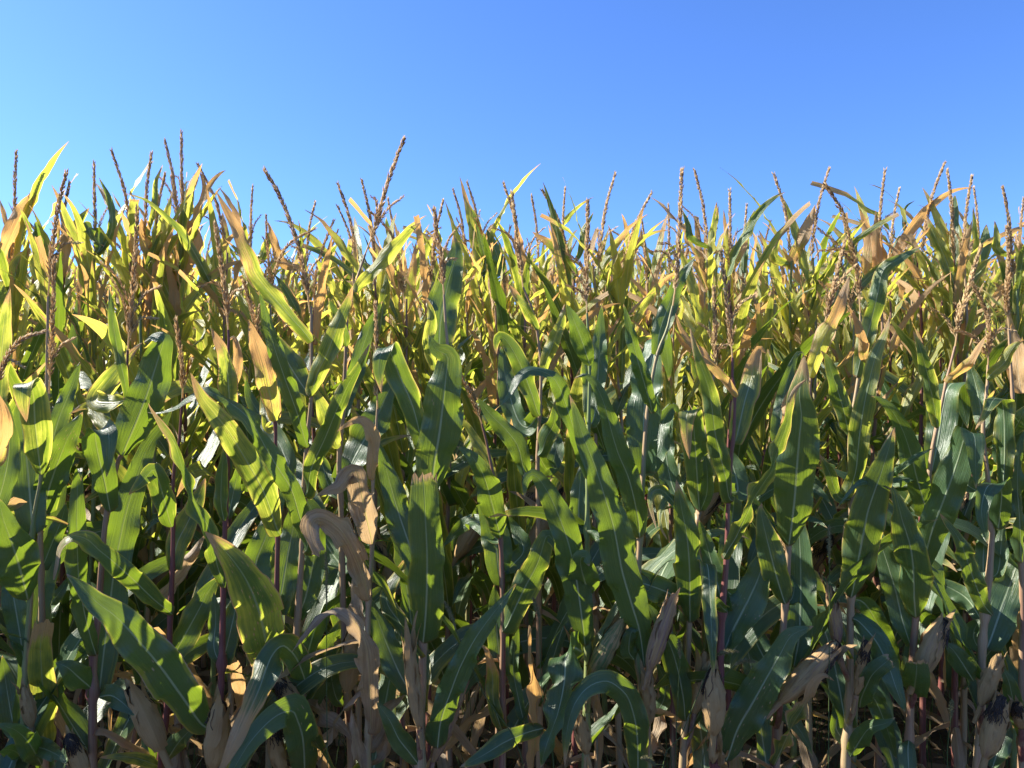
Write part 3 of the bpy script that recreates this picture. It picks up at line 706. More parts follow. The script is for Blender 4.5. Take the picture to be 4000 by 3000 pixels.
leaf('S', 'L4', [(195, 1010), (165, 780), (112, 600), (50, 380), (0, 120), (-60, -90), (-128, -300), (-200, -480), (-250, -640), (-290, -760)], 205, .20, 'g', base=.4)
leaf('S', 'U4', [(165, 1497), (150, 1350), (96, 1120), (25, 950), (-20, 800), (-62, 640), (-120, 505), (-190, 445), (-262, 462)], 135, .14, 'g', base=.95)
leaf('S', 'U4', [(190, 1078), (190, 850), (200, 600), (236, 350), (280, 185), (335, 270), (350, 400), (352, 480)], 225, -.04, 'g', tw=(-10, -25, -25))
leaf('S', 'U4', [(246, 690), (232, 620), (205, 530), (160, 380), (120, 230), (88, 100), (60, -20)], 92, .10, 'g')
leaf('S', 'C7', [(785, 1228), (800, 1090), (858, 930), (920, 800), (990, 695)], 92, -.03, 'g')
leaf('S', 'L4', [(130, 960), (95, 900), (110, 780), (160, 760)], 110, .04, 'g')
leaf('S', 'U4', [(185, 1080), (240, 1020), (290, 900), (310, 760), (380, 650), (430, 700)], 130, -.10, 'g')
leaf('S', 'L4', [(200, 1330), (300, 1260), (330, 1120), (270, 960)], 90, -.08, 'g')
leaf('S', 'L4', [(215, 1600), (300, 1350), (280, 1150)], 80, -.05, 'd')
ear('S', 'L4', (226, 1020), (380, 535), 128, .07, .8, .05, False, label="purple and cream ear with a beaked tip")
ear('S', 'L4', (215, 1380), (240, 1040), 110, .03, .45, .0, False)
plant('W', 1.92, 'L4', [(440, 1659), (460, 1355), (472, 1050), (487, 715), (518, 310), (545, 0), (550, -30), (610, -700), (645, -880)],
      "corn plant right of centre with a leaf folded sharply into a long hanging strip", .45, ('U4', [(650, 400), (652, 240), (652, 80), (645, -120)]), 5, .11)
leaf('W', 'L4', [(490, 718), (488, 560), (487, 350), (468, 150), (440, 0), (412, -150), (400, -210)], 170, .12, 'e', ye=.12)
leaf('W', 'L4', [(500, 540), (525, 420), (572, 345), (606, 360), (622, 600), (632, 850), (644, 1090)], 92, .14, 'e', base=.9)
leaf('W', 'L4', [(460, 1358), (446, 1200), (402, 990), (332, 790), (250, 640), (195, 580)], 135, .10, 'g')
leaf('W', 'U4', [(552, 1325), (537, 1110), (522, 880), (502, 690), (470, 690), (465, 820), (486, 985)], 150, .12, 'e', ti=.3, hu=.2)
leaf('W', 'U4', [(558, 1318), (598, 1210), (602, 1080), (585, 975), (560, 1000)], 80, .08, 'g')
leaf('W', 'U4', [(505, 1659), (460, 1450), (400, 1290), (310, 1188), (245, 1200), (230, 1280), (275, 1445)], 70, .16, 'e', ti=.3, tw=(0, 20, 50, 30))
leaf('W', 'U4', [(440, 1400), (400, 1260), (350, 1240), (300, 1320), (300, 1420), (342, 1505)], 46, .20, 'y', ye=.3)
leaf('W', 'L4', [(460, 590), (330, 515), (150, 450), (0, 400), (-90, 345)], 165, .02, 'e', tw=(0, 0))
leaf('W', 'U4', [(560, 1250), (610, 1100), (620, 800), (590, 600)], 90, -.08, 'y')
leaf('W', 'U4', [(530, 1400), (420, 1250), (360, 1100), (330, 850), (380, 640), (420, 650)], 130, -.08, 'g')
ear('W', 'L4', (520, 1300), (600, 895), 135, .0, .2, .0, False)
plant('X', 1.86, 'L4', [(650, 1659), (668, 1450), (690, 1100), (690, 900), (706, 560), (726, 310), (736, 0), (738, -70), (760, -380), (775, -530), (780, -770), (765, -860)],
      "purple stalked corn plant with a fat cream ear stained black down its front", .9, ('C7', [(1190, 1240), (1175, 1060), (1155, 850), (1128, 670)]), 5, .12, r=.0125)
leaf('X', 'U4', [(770, 1258), (742, 1230), (720, 1100), (682, 950), (650, 800), (632, 650), (602, 500), (532, 300), (488, 130)], 112, .18, 'e', ti=.2, hu=.1)
leaf('X', 'L4', [(705, 305), (740, 240), (790, 160), (855, 20), (905, -90), (985, -215), (1022, -270), (1052, -380), (1120, -580), (1165, -780), (1255, -870)], 100, .16, 'y', tw=(0, 40, 50, 20), ye=.3)
leaf('X', 'L4', [(715, 892), (780, 740), (862, 580), (932, 430), (962, 320), (985, 200)], 215, -.03, 'g', sp=.5, tw=(-10, -25))
leaf('X', 'U4', [(772, 885), (795, 830), (842, 620), (892, 450), (932, 275), (985, 300)], 150, -.04, 'h')
leaf('X', 'U4', [(800, 580), (700, 455), (562, 305), (440, 160), (395, 40)], 64, .04, 't')
leaf('X', 'L4', [(735, 650), (690, 610), (660, 550)], 80, .04, 'e')
leaf('X', 'L4', [(715, 645), (660, 440), (600, 220), (548, 50)], 125, -.03, 'g')
leaf('X', 'L4', [(720, 1620), (745, 1560), (802, 1400), (900, 1230), (1000, 1050), (1070, 930), (1150, 800), (1290, 740)], 215, .08, 'g', sp=.6)
leaf('X', 'U4', [(740, 1200), (800, 1180), (760, 1000), (720, 900)], 150, -.06, 'g')
leaf('X', 'L4', [(715, 500), (860, 620), (820, 520), (760, 440)], 110, -.15, 'g')
leaf('X', 'L4', [(690, 1650), (690, 1580), (680, 1440)], 70, .08, 'd', hu=.4)
ear('X', 'L4', (640, 1440), (668, 1020), 172, .10, .0, label="fat cream ear stained black down its front")
ear('X', 'L4', (640, 1620), (650, 1400), 80, .05, .3, .0, False)
plant('Y', 1.90, 'L4', [(1040, 1659), (1056, 1270), (1062, 1100), (1080, 900), (1112, 540), (1130, 230), (1150, -100), (1215, -500), (1262, -640), (1272, -870)],
      "corn plant at right with one huge dark upright leaf, orange leaf curling below", .6, ('C8', [(300, 1080), (330, 960), (370, 800), (415, 615)]), 4, .13, r=.013)
leaf('Y', 'U4', [(1130, 1548), (1150, 1400), (1172, 1200), (1186, 1000), (1200, 830), (1212, 700), (1200, 560), (1220, 400), (1226, 305)], 238, .16, 'g', base=.55, ti=.25, hu=.0, ye=.08)
leaf('Y', 'L4', [(1162, 1005), (1195, 820), (1206, 560), (1206, 300), (1195, 110), (1190, -40)], 200, -.04, 'g', base=.4)
leaf('Y', 'L4', [(1110, 598), (1090, 550), (1032, 350), (982, 150), (950, 0), (955, -60)], 165, .05, 'e', ye=.12)
leaf('Y', 'L4', [(1112, 590), (1150, 560), (1165, 480), (1140, 400)], 80, -.04, 'g')
leaf('Y', 'L4', [(1035, 1645), (1080, 1545), (1150, 1385), (1220, 1270), (1290, 1120), (1355, 1060), (1425, 1095)], 105, .14, 'h', tw=(30, 50, 20), dr=.35)
leaf('Y', 'L4', [(990, 985), (920, 850), (872, 760), (828, 685)], 150, -.06, 'g')
leaf('Y', 'C8', [(225, 1348), (252, 1260), (305, 1130), (372, 990), (442, 795)], 88, .06, 't', ye=.8, dr=.35)
leaf('Y', 'U4', [(1262, 700), (1240, 900), (1290, 830), (1295, 780)], 90, -.03, 'g')
leaf('Y', 'U4', [(1270, 480), (1200, 500), (1150, 560), (1100, 760), (1040, 950)], 60, .05, 't')
leaf('Y', 'U4', [(1150, 1250), (1110, 1000), (1080, 780), (1100, 560), (1180, 310), (1230, 300)], 120, -.10, 'g')
leaf('Y', 'L4', [(1100, 600), (1200, 560), (1290, 640), (1340, 760)], 90, -.08, 'g')
ear('Y', 'L4', (1075, 1230), (1455, 845), 170, .09, .65, label="pinkish ear leaning right, split open with black silk")
plant('Z', 1.93, 'L5', [(170, 1659), (195, 1250), (198, 900), (205, 555), (206, 150), (208, -30), (200, -330), (198, -450), (216, -630), (248, -830), (278, -1030)],
      "corn plant at right, pale pinkish stalk, leaf twisting up into a narrow ribbon", .42, ('C8', [(498, 1000), (482, 760), (440, 600), (400, 450), (312, 308)]), 5, .14, r=.0135)
leaf('Z', 'L5', [(205, 558), (222, 490), (262, 270), (292, 120), (312, 10), (345, -95), (392, -225), (440, -375), (488, -548)], 215, .14, 'e', tw=(0, 0, 30, 40), ye=.10, base=.55)
leaf('Z', 'L5', [(215, 690), (262, 715), (362, 830), (442, 980), (502, 1150), (556, 1295)], 140, .10, 'g')
leaf('Z', 'L5', [(262, 1268), (275, 1200), (338, 1065), (400, 1000), (458, 955)], 120, .10, 'g', cut=True, base=.8)
leaf('Z', 'L5', [(200, 1590), (270, 1470), (330, 1400), (430, 1370), (492, 1332)], 110, .12, 'g')
leaf('Z', 'U5', [(160, 1270), (232, 1085), (260, 850), (290, 640), (336, 430), (376, 290), (432, 150), (458, 50)], 125, .10, 'y', ye=.28, dr=-.05)
leaf('Z', 'U5', [(192, 835), (180, 770), (148, 630), (90, 450), (48, 330), (10, 280)], 108, .07, 'e')
leaf('Z', 'C8', [(478, 1345), (505, 1230), (545, 1090), (592, 900), (625, 765), (720, 700), (835, 635)], 88, .06, 'e', ye=.2)
leaf('Z', 'U5', [(320, 370), (290, 320), (275, 200), (240, 100), (190, -10)], 60, .10, 't')
leaf('Z', 'L5', [(210, 560), (300, 600), (420, 800), (500, 1000), (530, 1100)], 130, -.12, 'g')
leaf('Z', 'L5', [(180, 1500), (110, 1400), (130, 1250), (60, 1150), (0, 1100)], 100, -.05, 'g')
leaf('Z', 'L5', [(230, 1250), (330, 1180), (420, 1350), (500, 1600)], 110, -.06, 'g')
leaf('Z', 'U5', [(205, 1250), (120, 1220), (60, 1060), (0, 950)], 80, .04, 'y', ye=.2)
ear('Z', 'L5', (120, 860), (72, 480), 105, .02, .8, .2, False)
ear('Z', 'L5', (240, 1180), (308, 830), 75, .06, .4, .3)
plant('AA', 1.95, 'L5', [(580, 1659), (592, 1200), (600, 1000), (626, 690), (682, 40), (690, 0), (712, -247), (736, -430), (762, -547), (822, -837)],
      "corn plant at far right with a mauve stalk and a pale ear pointing up right", .62, ('C8', [(1010, 1180), (1035, 1020), (1085, 850), (1150, 640)]), 5, .13, r=.0125)
leaf('AA', 'L5', [(592, 862), (540, 700), (492, 500), (432, 300), (382, 150), (355, 10)], 150, -.05, 'g')
leaf('AA', 'U5', [(700, 1368), (690, 1300), (668, 1230), (626, 1080), (602, 980), (542, 800), (462, 660), (382, 590), (335, 575)], 130, .14, 'g', base=.9)
leaf('AA', 'L5', [(665, 380), (702, 230), (742, 90), (792, -40), (852, -197), (902, -347), (955, -510), (1005, -490), (1012, -330), (1016, -150)], 185, .10, 'g')
leaf('AA', 'U5', [(770, 782), (760, 730), (736, 600), (692, 400), (652, 260), (608, 150)], 90, .10, 'y', ye=.22, dr=-.1)
leaf('AA', 'U5', [(728, 1068), (742, 1000), (772, 850), (802, 650), (842, 512), (905, 500), (925, 600), (962, 785)], 180, -.05, 'g')
leaf('AA', 'U5', [(825, 492), (850, 460), (922, 400), (1002, 310), (1085, 180)], 64, .05, 'o', ye=.9, dr=.6)
leaf('AA', 'L5', [(600, 1205), (615, 1150), (628, 1060), (632, 975)], 160, .10, 'g', cut=True, base=.9)
leaf('AA', 'L5', [(626, 688), (616, 560), (610, 380), (596, 250), (570, 150), (540, 60), (515, -40), (480, -150), (395, -190)], 190, .14, 'e', ye=.12, tw=(0, 0, 20, 50))
leaf('AA', 'U5', [(740, 1170), (640, 1110), (500, 1118), (380, 1130), (250, 1145), (112, 1305)], 52, .16, 'g', tw=(30, 50, 20))
leaf('AA', 'U5', [(330, 1250), (400, 1120), (520, 1050), (620, 970), (742, 912)], 55, .18, 'g')
leaf('AA', 'L5', [(580, 1480), (575, 1560), (590, 1800)], 110, .05, 'g')
leaf('AA', 'L5', [(640, 640), (700, 700), (640, 620), (690, 560)], 90, -.1, 'g')
ear('AA', 'L5', (640, 1060), (815, 700), 165, .05, .6, label="mauve grey ear with a black silk tuft")
plant('BB', 1.92, 'L5', [(1030, 1659), (1050, 1250), (1056, 900), (1075, 670), (1102, 400), (1122, 120), (1112, 100), (1092, -230), (1062, -527), (1090, -830)],
      "corn plant in the right corner bearing two ears, the lower one reddish and black tipped", .5, ('C8', [(1188, 1280), (1192, 1150), (1185, 1010), (1110, 850)]), 5, .11, r=.014)
leaf('BB', 'U5', [(1160, 1442), (1172, 1340), (1182, 1200), (1150, 1145), (1085, 1170), (1052, 1330), (1092, 1535)], 120, .12, 'g', base=.9)
leaf('BB', 'U5', [(1192, 1162), (1202, 900), (1190, 640), (1140, 590), (1085, 680), (1010, 795)], 115, .03, 'y', ye=.18, dr=-.1)
leaf('BB', 'L5', [(1080, 885), (1105, 840), (1182, 620), (1262, 400), (1340, 190)], 200, -.05, 'g')
leaf('BB', 'L5', [(1125, 672), (1066, 600), (1002, 440), (962, 320), (902, 170), (782, 10)], 112, .12, 'e', tw=(0, 25, 10))
leaf('BB', 'L5', [(1000, 1095), (930, 985), (872, 900), (815, 845)], 125, .02, 'g')
leaf('BB', 'L5', [(1045, 690), (955, 560), (822, 480), (680, 425)], 120, -.08, 'g')
leaf('BB', 'L5', [(1070, 890), (1020, 860), (1000, 780), (1050, 680)], 100, -.05, 'g')
leaf('BB', 'L5', [(1120, 1660), (1195, 1450), (1235, 1330)], 125, -.03, 'g')
leaf('BB', 'L5', [(1110, 430), (1065, 400), (1070, 200), (1100, 100)], 110, -.05, 'g')
leaf('BB', 'L5', [(1110, 430), (1160, 380), (1180, 200), (1190, 50)], 90, -.05, 'g')
leaf('BB', 'U5', [(1060, 800), (1040, 620), (1000, 450), (960, 340)], 110, -.05, 'e')
leaf('BB', 'U5', [(1085, 470), (1130, 420), (1200, 360), (1260, 260), (1330, 210)], 70, .05, 'y')
leaf('BB', 'U5', [(1020, 1190), (960, 1150), (930, 1080), (950, 950), (990, 850)], 110, -.06, 'g')
ear('BB', 'L5', (1050, 1245), (1172, 915), 110, .06, .3, 0, False, label="narrow tan ear with a pointed tip")
ear('BB', 'L5', (1078, 1590), (1195, 1195), 158, .09, .6, label="reddish ear with black silk")
plant('CC', 1.95, 'L5', [(1312, 1659), (1315, 900), (1318, 600), (1290, -100), (1250, -480), (1255, -700)],
      "corn plant cut by the photo's right edge, tan peach leaf beside its stalk", .6, ('C8', [(1300, 1080), (1290, 900), (1300, 700), (1290, 540)]), 3)
leaf('CC', 'U5', [(1245, 842), (1262, 800), (1305, 720), (1350, 630)], 115, .06, 'e')
leaf('CC', 'U5', [(1310, 560), (1290, 420), (1270, 250), (1245, 105)], 120, -.03, 'o', dr=.8)
leaf('CC', 'U5', [(1310, 1659), (1300, 1400), (1285, 1150), (1300, 900), (1340, 780)], 90, .05, 'g', tw=(30, 20))
leaf('CC', 'L5', [(1330, 1500), (1262, 1250), (1222, 1080), (1148, 965)], 105, .04, 'g')
leaf('CC', 'U5', [(1300, 1300), (1260, 1200), (1210, 1170)], 50, .04, 'e')
leaf('CC', 'U5', [(1245, 850), (1200, 950), (1180, 1000), (1130, 900), (1110, 920)], 70, -.04, 'g')
ear('CC', 'L5', (1310, 1400), (1265, 1230), 90, .03, .6, False)
#FRONT_END

# ------------------------------------------------------------------ parts library for the rows behind
def lib_leaf(rr, L, hw, th0, bend, power, twist, tri=False, cut=False):
    n = 10 if tri else 22
    u = np.linspace(0, 1, n)
    th = np.radians(th0) + np.radians(bend) * u ** power
    ds = L / (n - 1)
    az = np.radians(rr.uniform(-12, 12)) * u
    T = np.stack([np.sin(th) * np.cos(az), np.sin(th) * np.sin(az), np.cos(th)], 1)
    mid = np.vstack([[0, 0, 0], np.cumsum((T[1:] + T[:-1]) / 2 * ds, axis=0)]) + np.array([0.008, 0, 0])
    S = np.repeat(np.array([[0.0, 1, 0]]), n, 0); S = unit(S - T * np.sum(S * T, 1, keepdims=True))
    N = np.cross(T, S); 
    if N[0][0] > 0: pass
    ang = np.radians(twist) * u + 0.25 * np.sin(u * rr.uniform(3, 6) + rr.uniform(0, 6))
    return leaf_surface(mid, rot_about(S, T, ang), rot_about(N, T, ang), hw, rr, cut=cut, cup=.28 if N[0][0] > 0 else -.28,
                        fold=.25 if N[0][0] < 0 else -.25, wave=rr.uniform(.005, .011), tri=tri, length=L, rag=rr.choice([.02, .05, .2]) + (.3 if th0 > 54 else 0))
def leaf_set(rr, count, tri):
    out = {'top': [], 'mid': [], 'low': [], 'dry': []}
    for i in range(count):
        for zone, (L0, L1, w0, w1, a0, a1, b0, b1) in dict(top=(.28, .50, .010, .018, 8, 30, 0, 75), mid=(.50, .76, .021, .033, 12, 32, 5, 110),
                                                           low=(.55, .85, .026, .040, 16, 36, 40, 150), dry=(.4, .65, .012, .024, 80, 120, 45, 80)).items():
            g = lib_leaf(rr, rr.uniform(L0, L1), rr.uniform(w0, w1), rr.uniform(a0, a1), rr.uniform(b0, b1), rr.choice([1.2, 1.8, 3.0]) if a0 < 60 else .5,
                         rr.choice([0, 0, 40, -40, 90, -90, 150]), tri, rr.random() < .08)
            out[zone].append(g)
    return out
def to_meshes(sets):
    res = {}
    for z, ls in sets.items():
        res[z] = []
        for g in ls:
            mb = MB(); mb.add(*g); res[z].append(mb.mesh("leaf", M_LEAF))
    return res
rl = random.Random(11)
LEAVES = to_meshes(leaf_set(rl, 14, False))
STALKS = []
for i in range(6):
    P = [(0, 0, 0)] + [(rl.uniform(-.015, .015), rl.uniform(-.015, .015), z) for z in (.3, .6, .85)] + [(rl.uniform(-.02, .02), 0, 1.0)]
    STALKS.append(stalk_mesh("stalk", np.array(P) * np.array([1, 1, 2.0]), .0125, .0035, [q / 12 for q in range(1, 12)]))
EARS = [ear_meshes(rl, rl.uniform(.22, .27), rl.uniform(.026, .032)) for i in range(5)]
TASSELS = []
for i in range(12):
    b = rl.uniform(-.14, .14); c = rl.uniform(-.08, .08)
    main = [np.array(p) for p in ((0, 0, 0), (b * .1, 0, .12), (b * .4, c * .4, .23), (b, c, .33 - abs(b) * .3))]
    brs = auto_branches(main, rl, rl.choice([0, 1, 1, 2, 2, 3]), .15)
    TASSELS.append((spike_mesh("tassel", main, rl, dens=340, sl=.019, sr=.0027), [spike_mesh("branch", q, rl, dens=300, sl=.014, sr=.0019, rad=.0011) for q in brs]))

for key in list(PLANTS):
    finish(key)
    p = PLANTS[key]; st = np.array(p['path']) - p['o']
    for i in range(2):
        z = rnd.uniform(.4, .85); o = mesh_obj("leaf", rnd.choice(LEAVES['low']), p['root'])
        o.location = (float(np.interp(z, st[:, 2], st[:, 0])), float(np.interp(z, st[:, 2], st[:, 1])), z)
        o.rotation_euler = (0, 0, rnd.uniform(-.2, 3.3)); leaf_props(o, rnd.choice('gge'))
    for i in range(3):
        z = rnd.uniform(.35, .95) if i else rnd.uniform(.2, .4)
        o = mesh_obj("leaf", rnd.choice(LEAVES['dry']), p['root'])
        o.location = (float(np.interp(z, st[:, 2], st[:, 0])), float(np.interp(z, st[:, 2], st[:, 1])), z)
        o.rotation_euler = (0, 0, rnd.uniform(.0, 3.14)); leaf_props(o, 'd', hu=rnd.uniform(.3, 1)); o["label"] = KNAME['d']

def leaf_kind(zone, rr):
    x = rr.random()
    if zone == 'top': return 'o' if x < .10 else 't' if x < .20 else 'h' if x < .40 else 'y' if x < .84 else 'e'
    if zone == 'mid': return 'h' if x < .07 else 'y' if x < .50 else 'e' if x < .72 else 'g'
    if zone == 'low': return 'd' if x < .06 else 'e' if x < .35 else 'g'
    return 'd' if x < .7 else 't'
def leaf_plan(H, rr):
    """(zone, height, azimuth, scale) of each blade on a plant whose tassel tip stands H high."""
    top = H - .30
    out = []; az = rr.uniform(0, 6.28)
    n = 15
    for i in range(n):
        q = i / (n - 1)
        z = .22 + (top - .11 - .22) * q ** .95 + rr.uniform(-.02, .02)
        zone = 'dry' if q < .09 else 'low' if q < .42 else 'mid' if q < .74 else 'top'
        out.append((zone, z, az + rr.gauss(0, .35), rr.uniform(.85, 1.12)))
        az += math.pi
    for i in range(7):
        out.append(('top', top - rr.uniform(.10, .48), rr.uniform(0, 6.28), rr.uniform(.7, 1.15)))
    if rr.random() < .5: out.append(('dry', rr.uniform(.5, .95), rr.uniform(0, 6.28), rr.uniform(.8, 1.1)))
    return out, top

GROUP2 = "corn plants in the rows behind the front edge"
def back_plant(x, d, H, label, rr, tip=None, far=False, kbr=None):
    root = bpy.data.objects.new("corn_plant", None); COL.objects.link(root)
    root.location = (x, d, 0); root.empty_display_size = .1
    root["label"] = label; root["category"] = "corn plant"; root["group"] = GROUP2
    plan, top = leaf_plan(H, rr)
    s = mesh_obj("stalk", rr.choice(STALKS), root); s.scale = (1, 1, top / 2.0); s.rotation_euler = (0, 0, rr.uniform(0, 6.28))
    props(s, pu=rr.choice([.1, .3, .5, .7, .9]), rn=rr.random())
    for zone, z, az, sc in plan:
        if far and zone == 'dry' and rr.random() < .5: continue
        o = mesh_obj("leaf", rr.choice(LEAVES[zone]), root)
        o.location = (0, 0, z); o.rotation_euler = (0, 0, az); o.scale = (sc, sc, sc)
        k = leaf_kind(zone, rr); leaf_props(o, k, ye=KIND[k][0] + (rr.uniform(.05, .28) if zone in ('top', 'mid') and z > 1.35 else rr.uniform(-.05, .08)))  # higher blades tinted yellower, imitating the sun's glow through the canopy top
    if tip is None:
        tm, brs = rr.choice(TASSELS)
        o = mesh_obj("tassel", tm, root); o.location = (0, 0, top - .02); o.rotation_euler = (rr.uniform(-.12, .12), rr.uniform(-.12, .12), rr.uniform(0, 6.28))
        for b in brs: mesh_obj("branch", b, o)
    else:
        dx = tip
        main = [np.array(p) for p in ((0, 0, top - .03), (dx * .15, 0, top + .07), (dx * .45, -.01, top + .19), (dx, -.02, H))]
        tassel_on(root, np.zeros(3), main, auto_branches(main, rr, rr.choice([0, 0, 1, 1, 2, 3]) if kbr is None else kbr, .15), rr)
    if rr.random() < .8:
        body, husks, sm = rr.choice(EARS)
        o = mesh_obj("ear", body, root); props(o, pu=rr.random(), gr=rr.random() * .3, rn=rr.random())
        a = rr.uniform(0, 6.28); zz = rr.uniform(.75, .95)
        o.location = (math.cos(a) * .02, math.sin(a) * .02, zz); o.rotation_euler = (0, rr.uniform(.25, .7), a)
        for h in husks: props(mesh_obj("husk_leaf", h, o), pu=rr.random(), gr=0, rn=rr.random())
        if sm: mesh_obj("silk", sm, o)
    return root

ROW0, STEP = 1.92, 0.74
# tassels that stand out against the sky: tip x, tip y, foot x, row, label
SKY = [
 (43, 332, 30, 1, "corn plant near the left edge with a single straight tassel rising into the sky"),
 (157, 398, 128, 1, "corn plant at left whose forked tassel leans right beside an orange leaf"),
 (210, 355, 205, 1, "corn plant at left with a thin upright tassel beside a curling green leaf tip"),
 (247, 330, 285, 1, "corn plant at left with a long slender tassel sloping up to the left"),
 (333, 335, 310, 1, "corn plant at left with a tassel sloping right, next to the highest pair"),
 (362, 308, 386, 1, "corn plant whose tassel is the left one of the highest pair at left"),
 (397, 290, 393, 1, "corn plant whose upright tassel is the topmost point at left"),
 (362, 380, 328, 1, "corn plant with a dark tassel bending right below the highest pair at left"),
 (433, 360, 492, 1, "corn plant with a tassel arching left, just right of the highest pair"),
 (549, 405, 540, 2, "corn plant with a small upright tassel behind orange leaves at left"),
 (683, 440, 658, 2, "corn plant with a small tassel sloping right, left of the tallest one"),
 (733, 402, 775, 1, "corn plant with a nodding tassel left of the tallest tassel"),
 (732, 448, 772, 2, "corn plant with a short tassel under the nodding one, left of the tallest"),
 (784, 393, 812, 1, "corn plant with a thin tassel touching the tallest tassel's left side"),
 (840, 432, 855, 2, "corn plant with a thin tassel just right of the tallest tassel's foot"),
 (958, 437, 928, 1, "corn plant with a tassel sloping right above the middle leaves"),
 (980, 413, 1008, 2, "corn plant in the middle with a tassel sloping left, first of two alike"),
 (1010, 397, 1040, 2, "corn plant in the middle with a tassel sloping left, taller of two alike"),
 (1089, 402, 1130, 1, "corn plant with a thick tassel sloping left beside an orange leaf, right of centre"),
 (1148, 425, 1165, 2, "corn plant with a faint tassel between two thicker ones right of centre"),
 (1172, 415, 1238, 1, "corn plant whose tassel bends over level to the left, right of centre"),
 (1220, 410, 1214, 2, "corn plant with an upright tassel crossing the one bent over left"),
 (1327, 380, 1292, 1, "corn plant with a long straight tassel sloping right between the bent ones"),
 (1405, 420, 1342, 1, "corn plant whose tassel bends over to the right in a long arc"),
 (1383, 465, 1398, 2, "corn plant with a short hooked tassel low in the gap right of centre"),
 (1442, 445, 1446, 2, "corn plant with a short straight tassel left of the stoutest tassel"),
 (1498, 372, 1532, 1, "corn plant with a hooked tassel just right of the stoutest tassel"),
 (1573, 415, 1578, 1, "corn plant with a plain upright tassel right of the hooked one"),
 (1610, 445, 1606, 2, "corn plant with a low tassel in the dip right of the upright one"),
 (1668, 380, 1712, 1, "corn plant at right with a kinked tassel sloping left"),
 (1786, 368, 1752, 1, "corn plant at right with a tassel sloping right above a pale dry leaf"),
 (1906, 372, 1896, 1, "corn plant at right with a stout upright tassel over the green leaves"),
 (1938, 410, 1922, 2, "corn plant at right with a thin tassel beside the stout upright one"),
 (2033, 357, 1992, 1, "corn plant at right with the highest tassel there, curving right"),
 (2040, 372, 2062, 1, "corn plant at right with a straight tassel meeting the highest curved one"),
 (2092, 385, 2078, 1, "corn plant at right with a tassel sloping right near the edge"),
 (2098, 408, 2116, 2, "corn plant at right with a faint tassel sloping left near the edge"),
 (2158, 408, 2190, 1, "corn plant near the right edge with a thick tassel sloping left"),
 (2205, 430, 2200, 2, "corn plant touching the right edge with a thin upright tassel"),
]
rb = random.Random(23)
taken = {}; SKYP = []
nplants = len(PLANTS)
for tx, ty, bx, row, lab in SKY:
    d = ROW0 + STEP * row + rb.uniform(-.06, .06)
    X = (bx - 1106) / F * d; H = CAM_H - (ty - 829.5) / F * d
    SKYP.append((bx, back_plant(X, d, H, lab, rb, tip=(tx - bx) / F * d), d))
    taken.setdefault(row, []).append(X); nplants += 1
def top_leaf(tile, pts, w, k, t=.02, **o):
    """A conspicuous upper leaf, grown from the stalk of the nearest of those plants."""
    ox, oy, sc = TILE[tile]; vx = ox + pts[0][0] * sc
    bx, root, d = min(SKYP, key=lambda q: abs(q[0] - vx))
    p0 = ((bx - ox) / sc, pts[0][1] + 45)
    traced_leaf(root, np.array(root.location), d, tile, [p0] + pts, w, t, k, base=.5, **o)
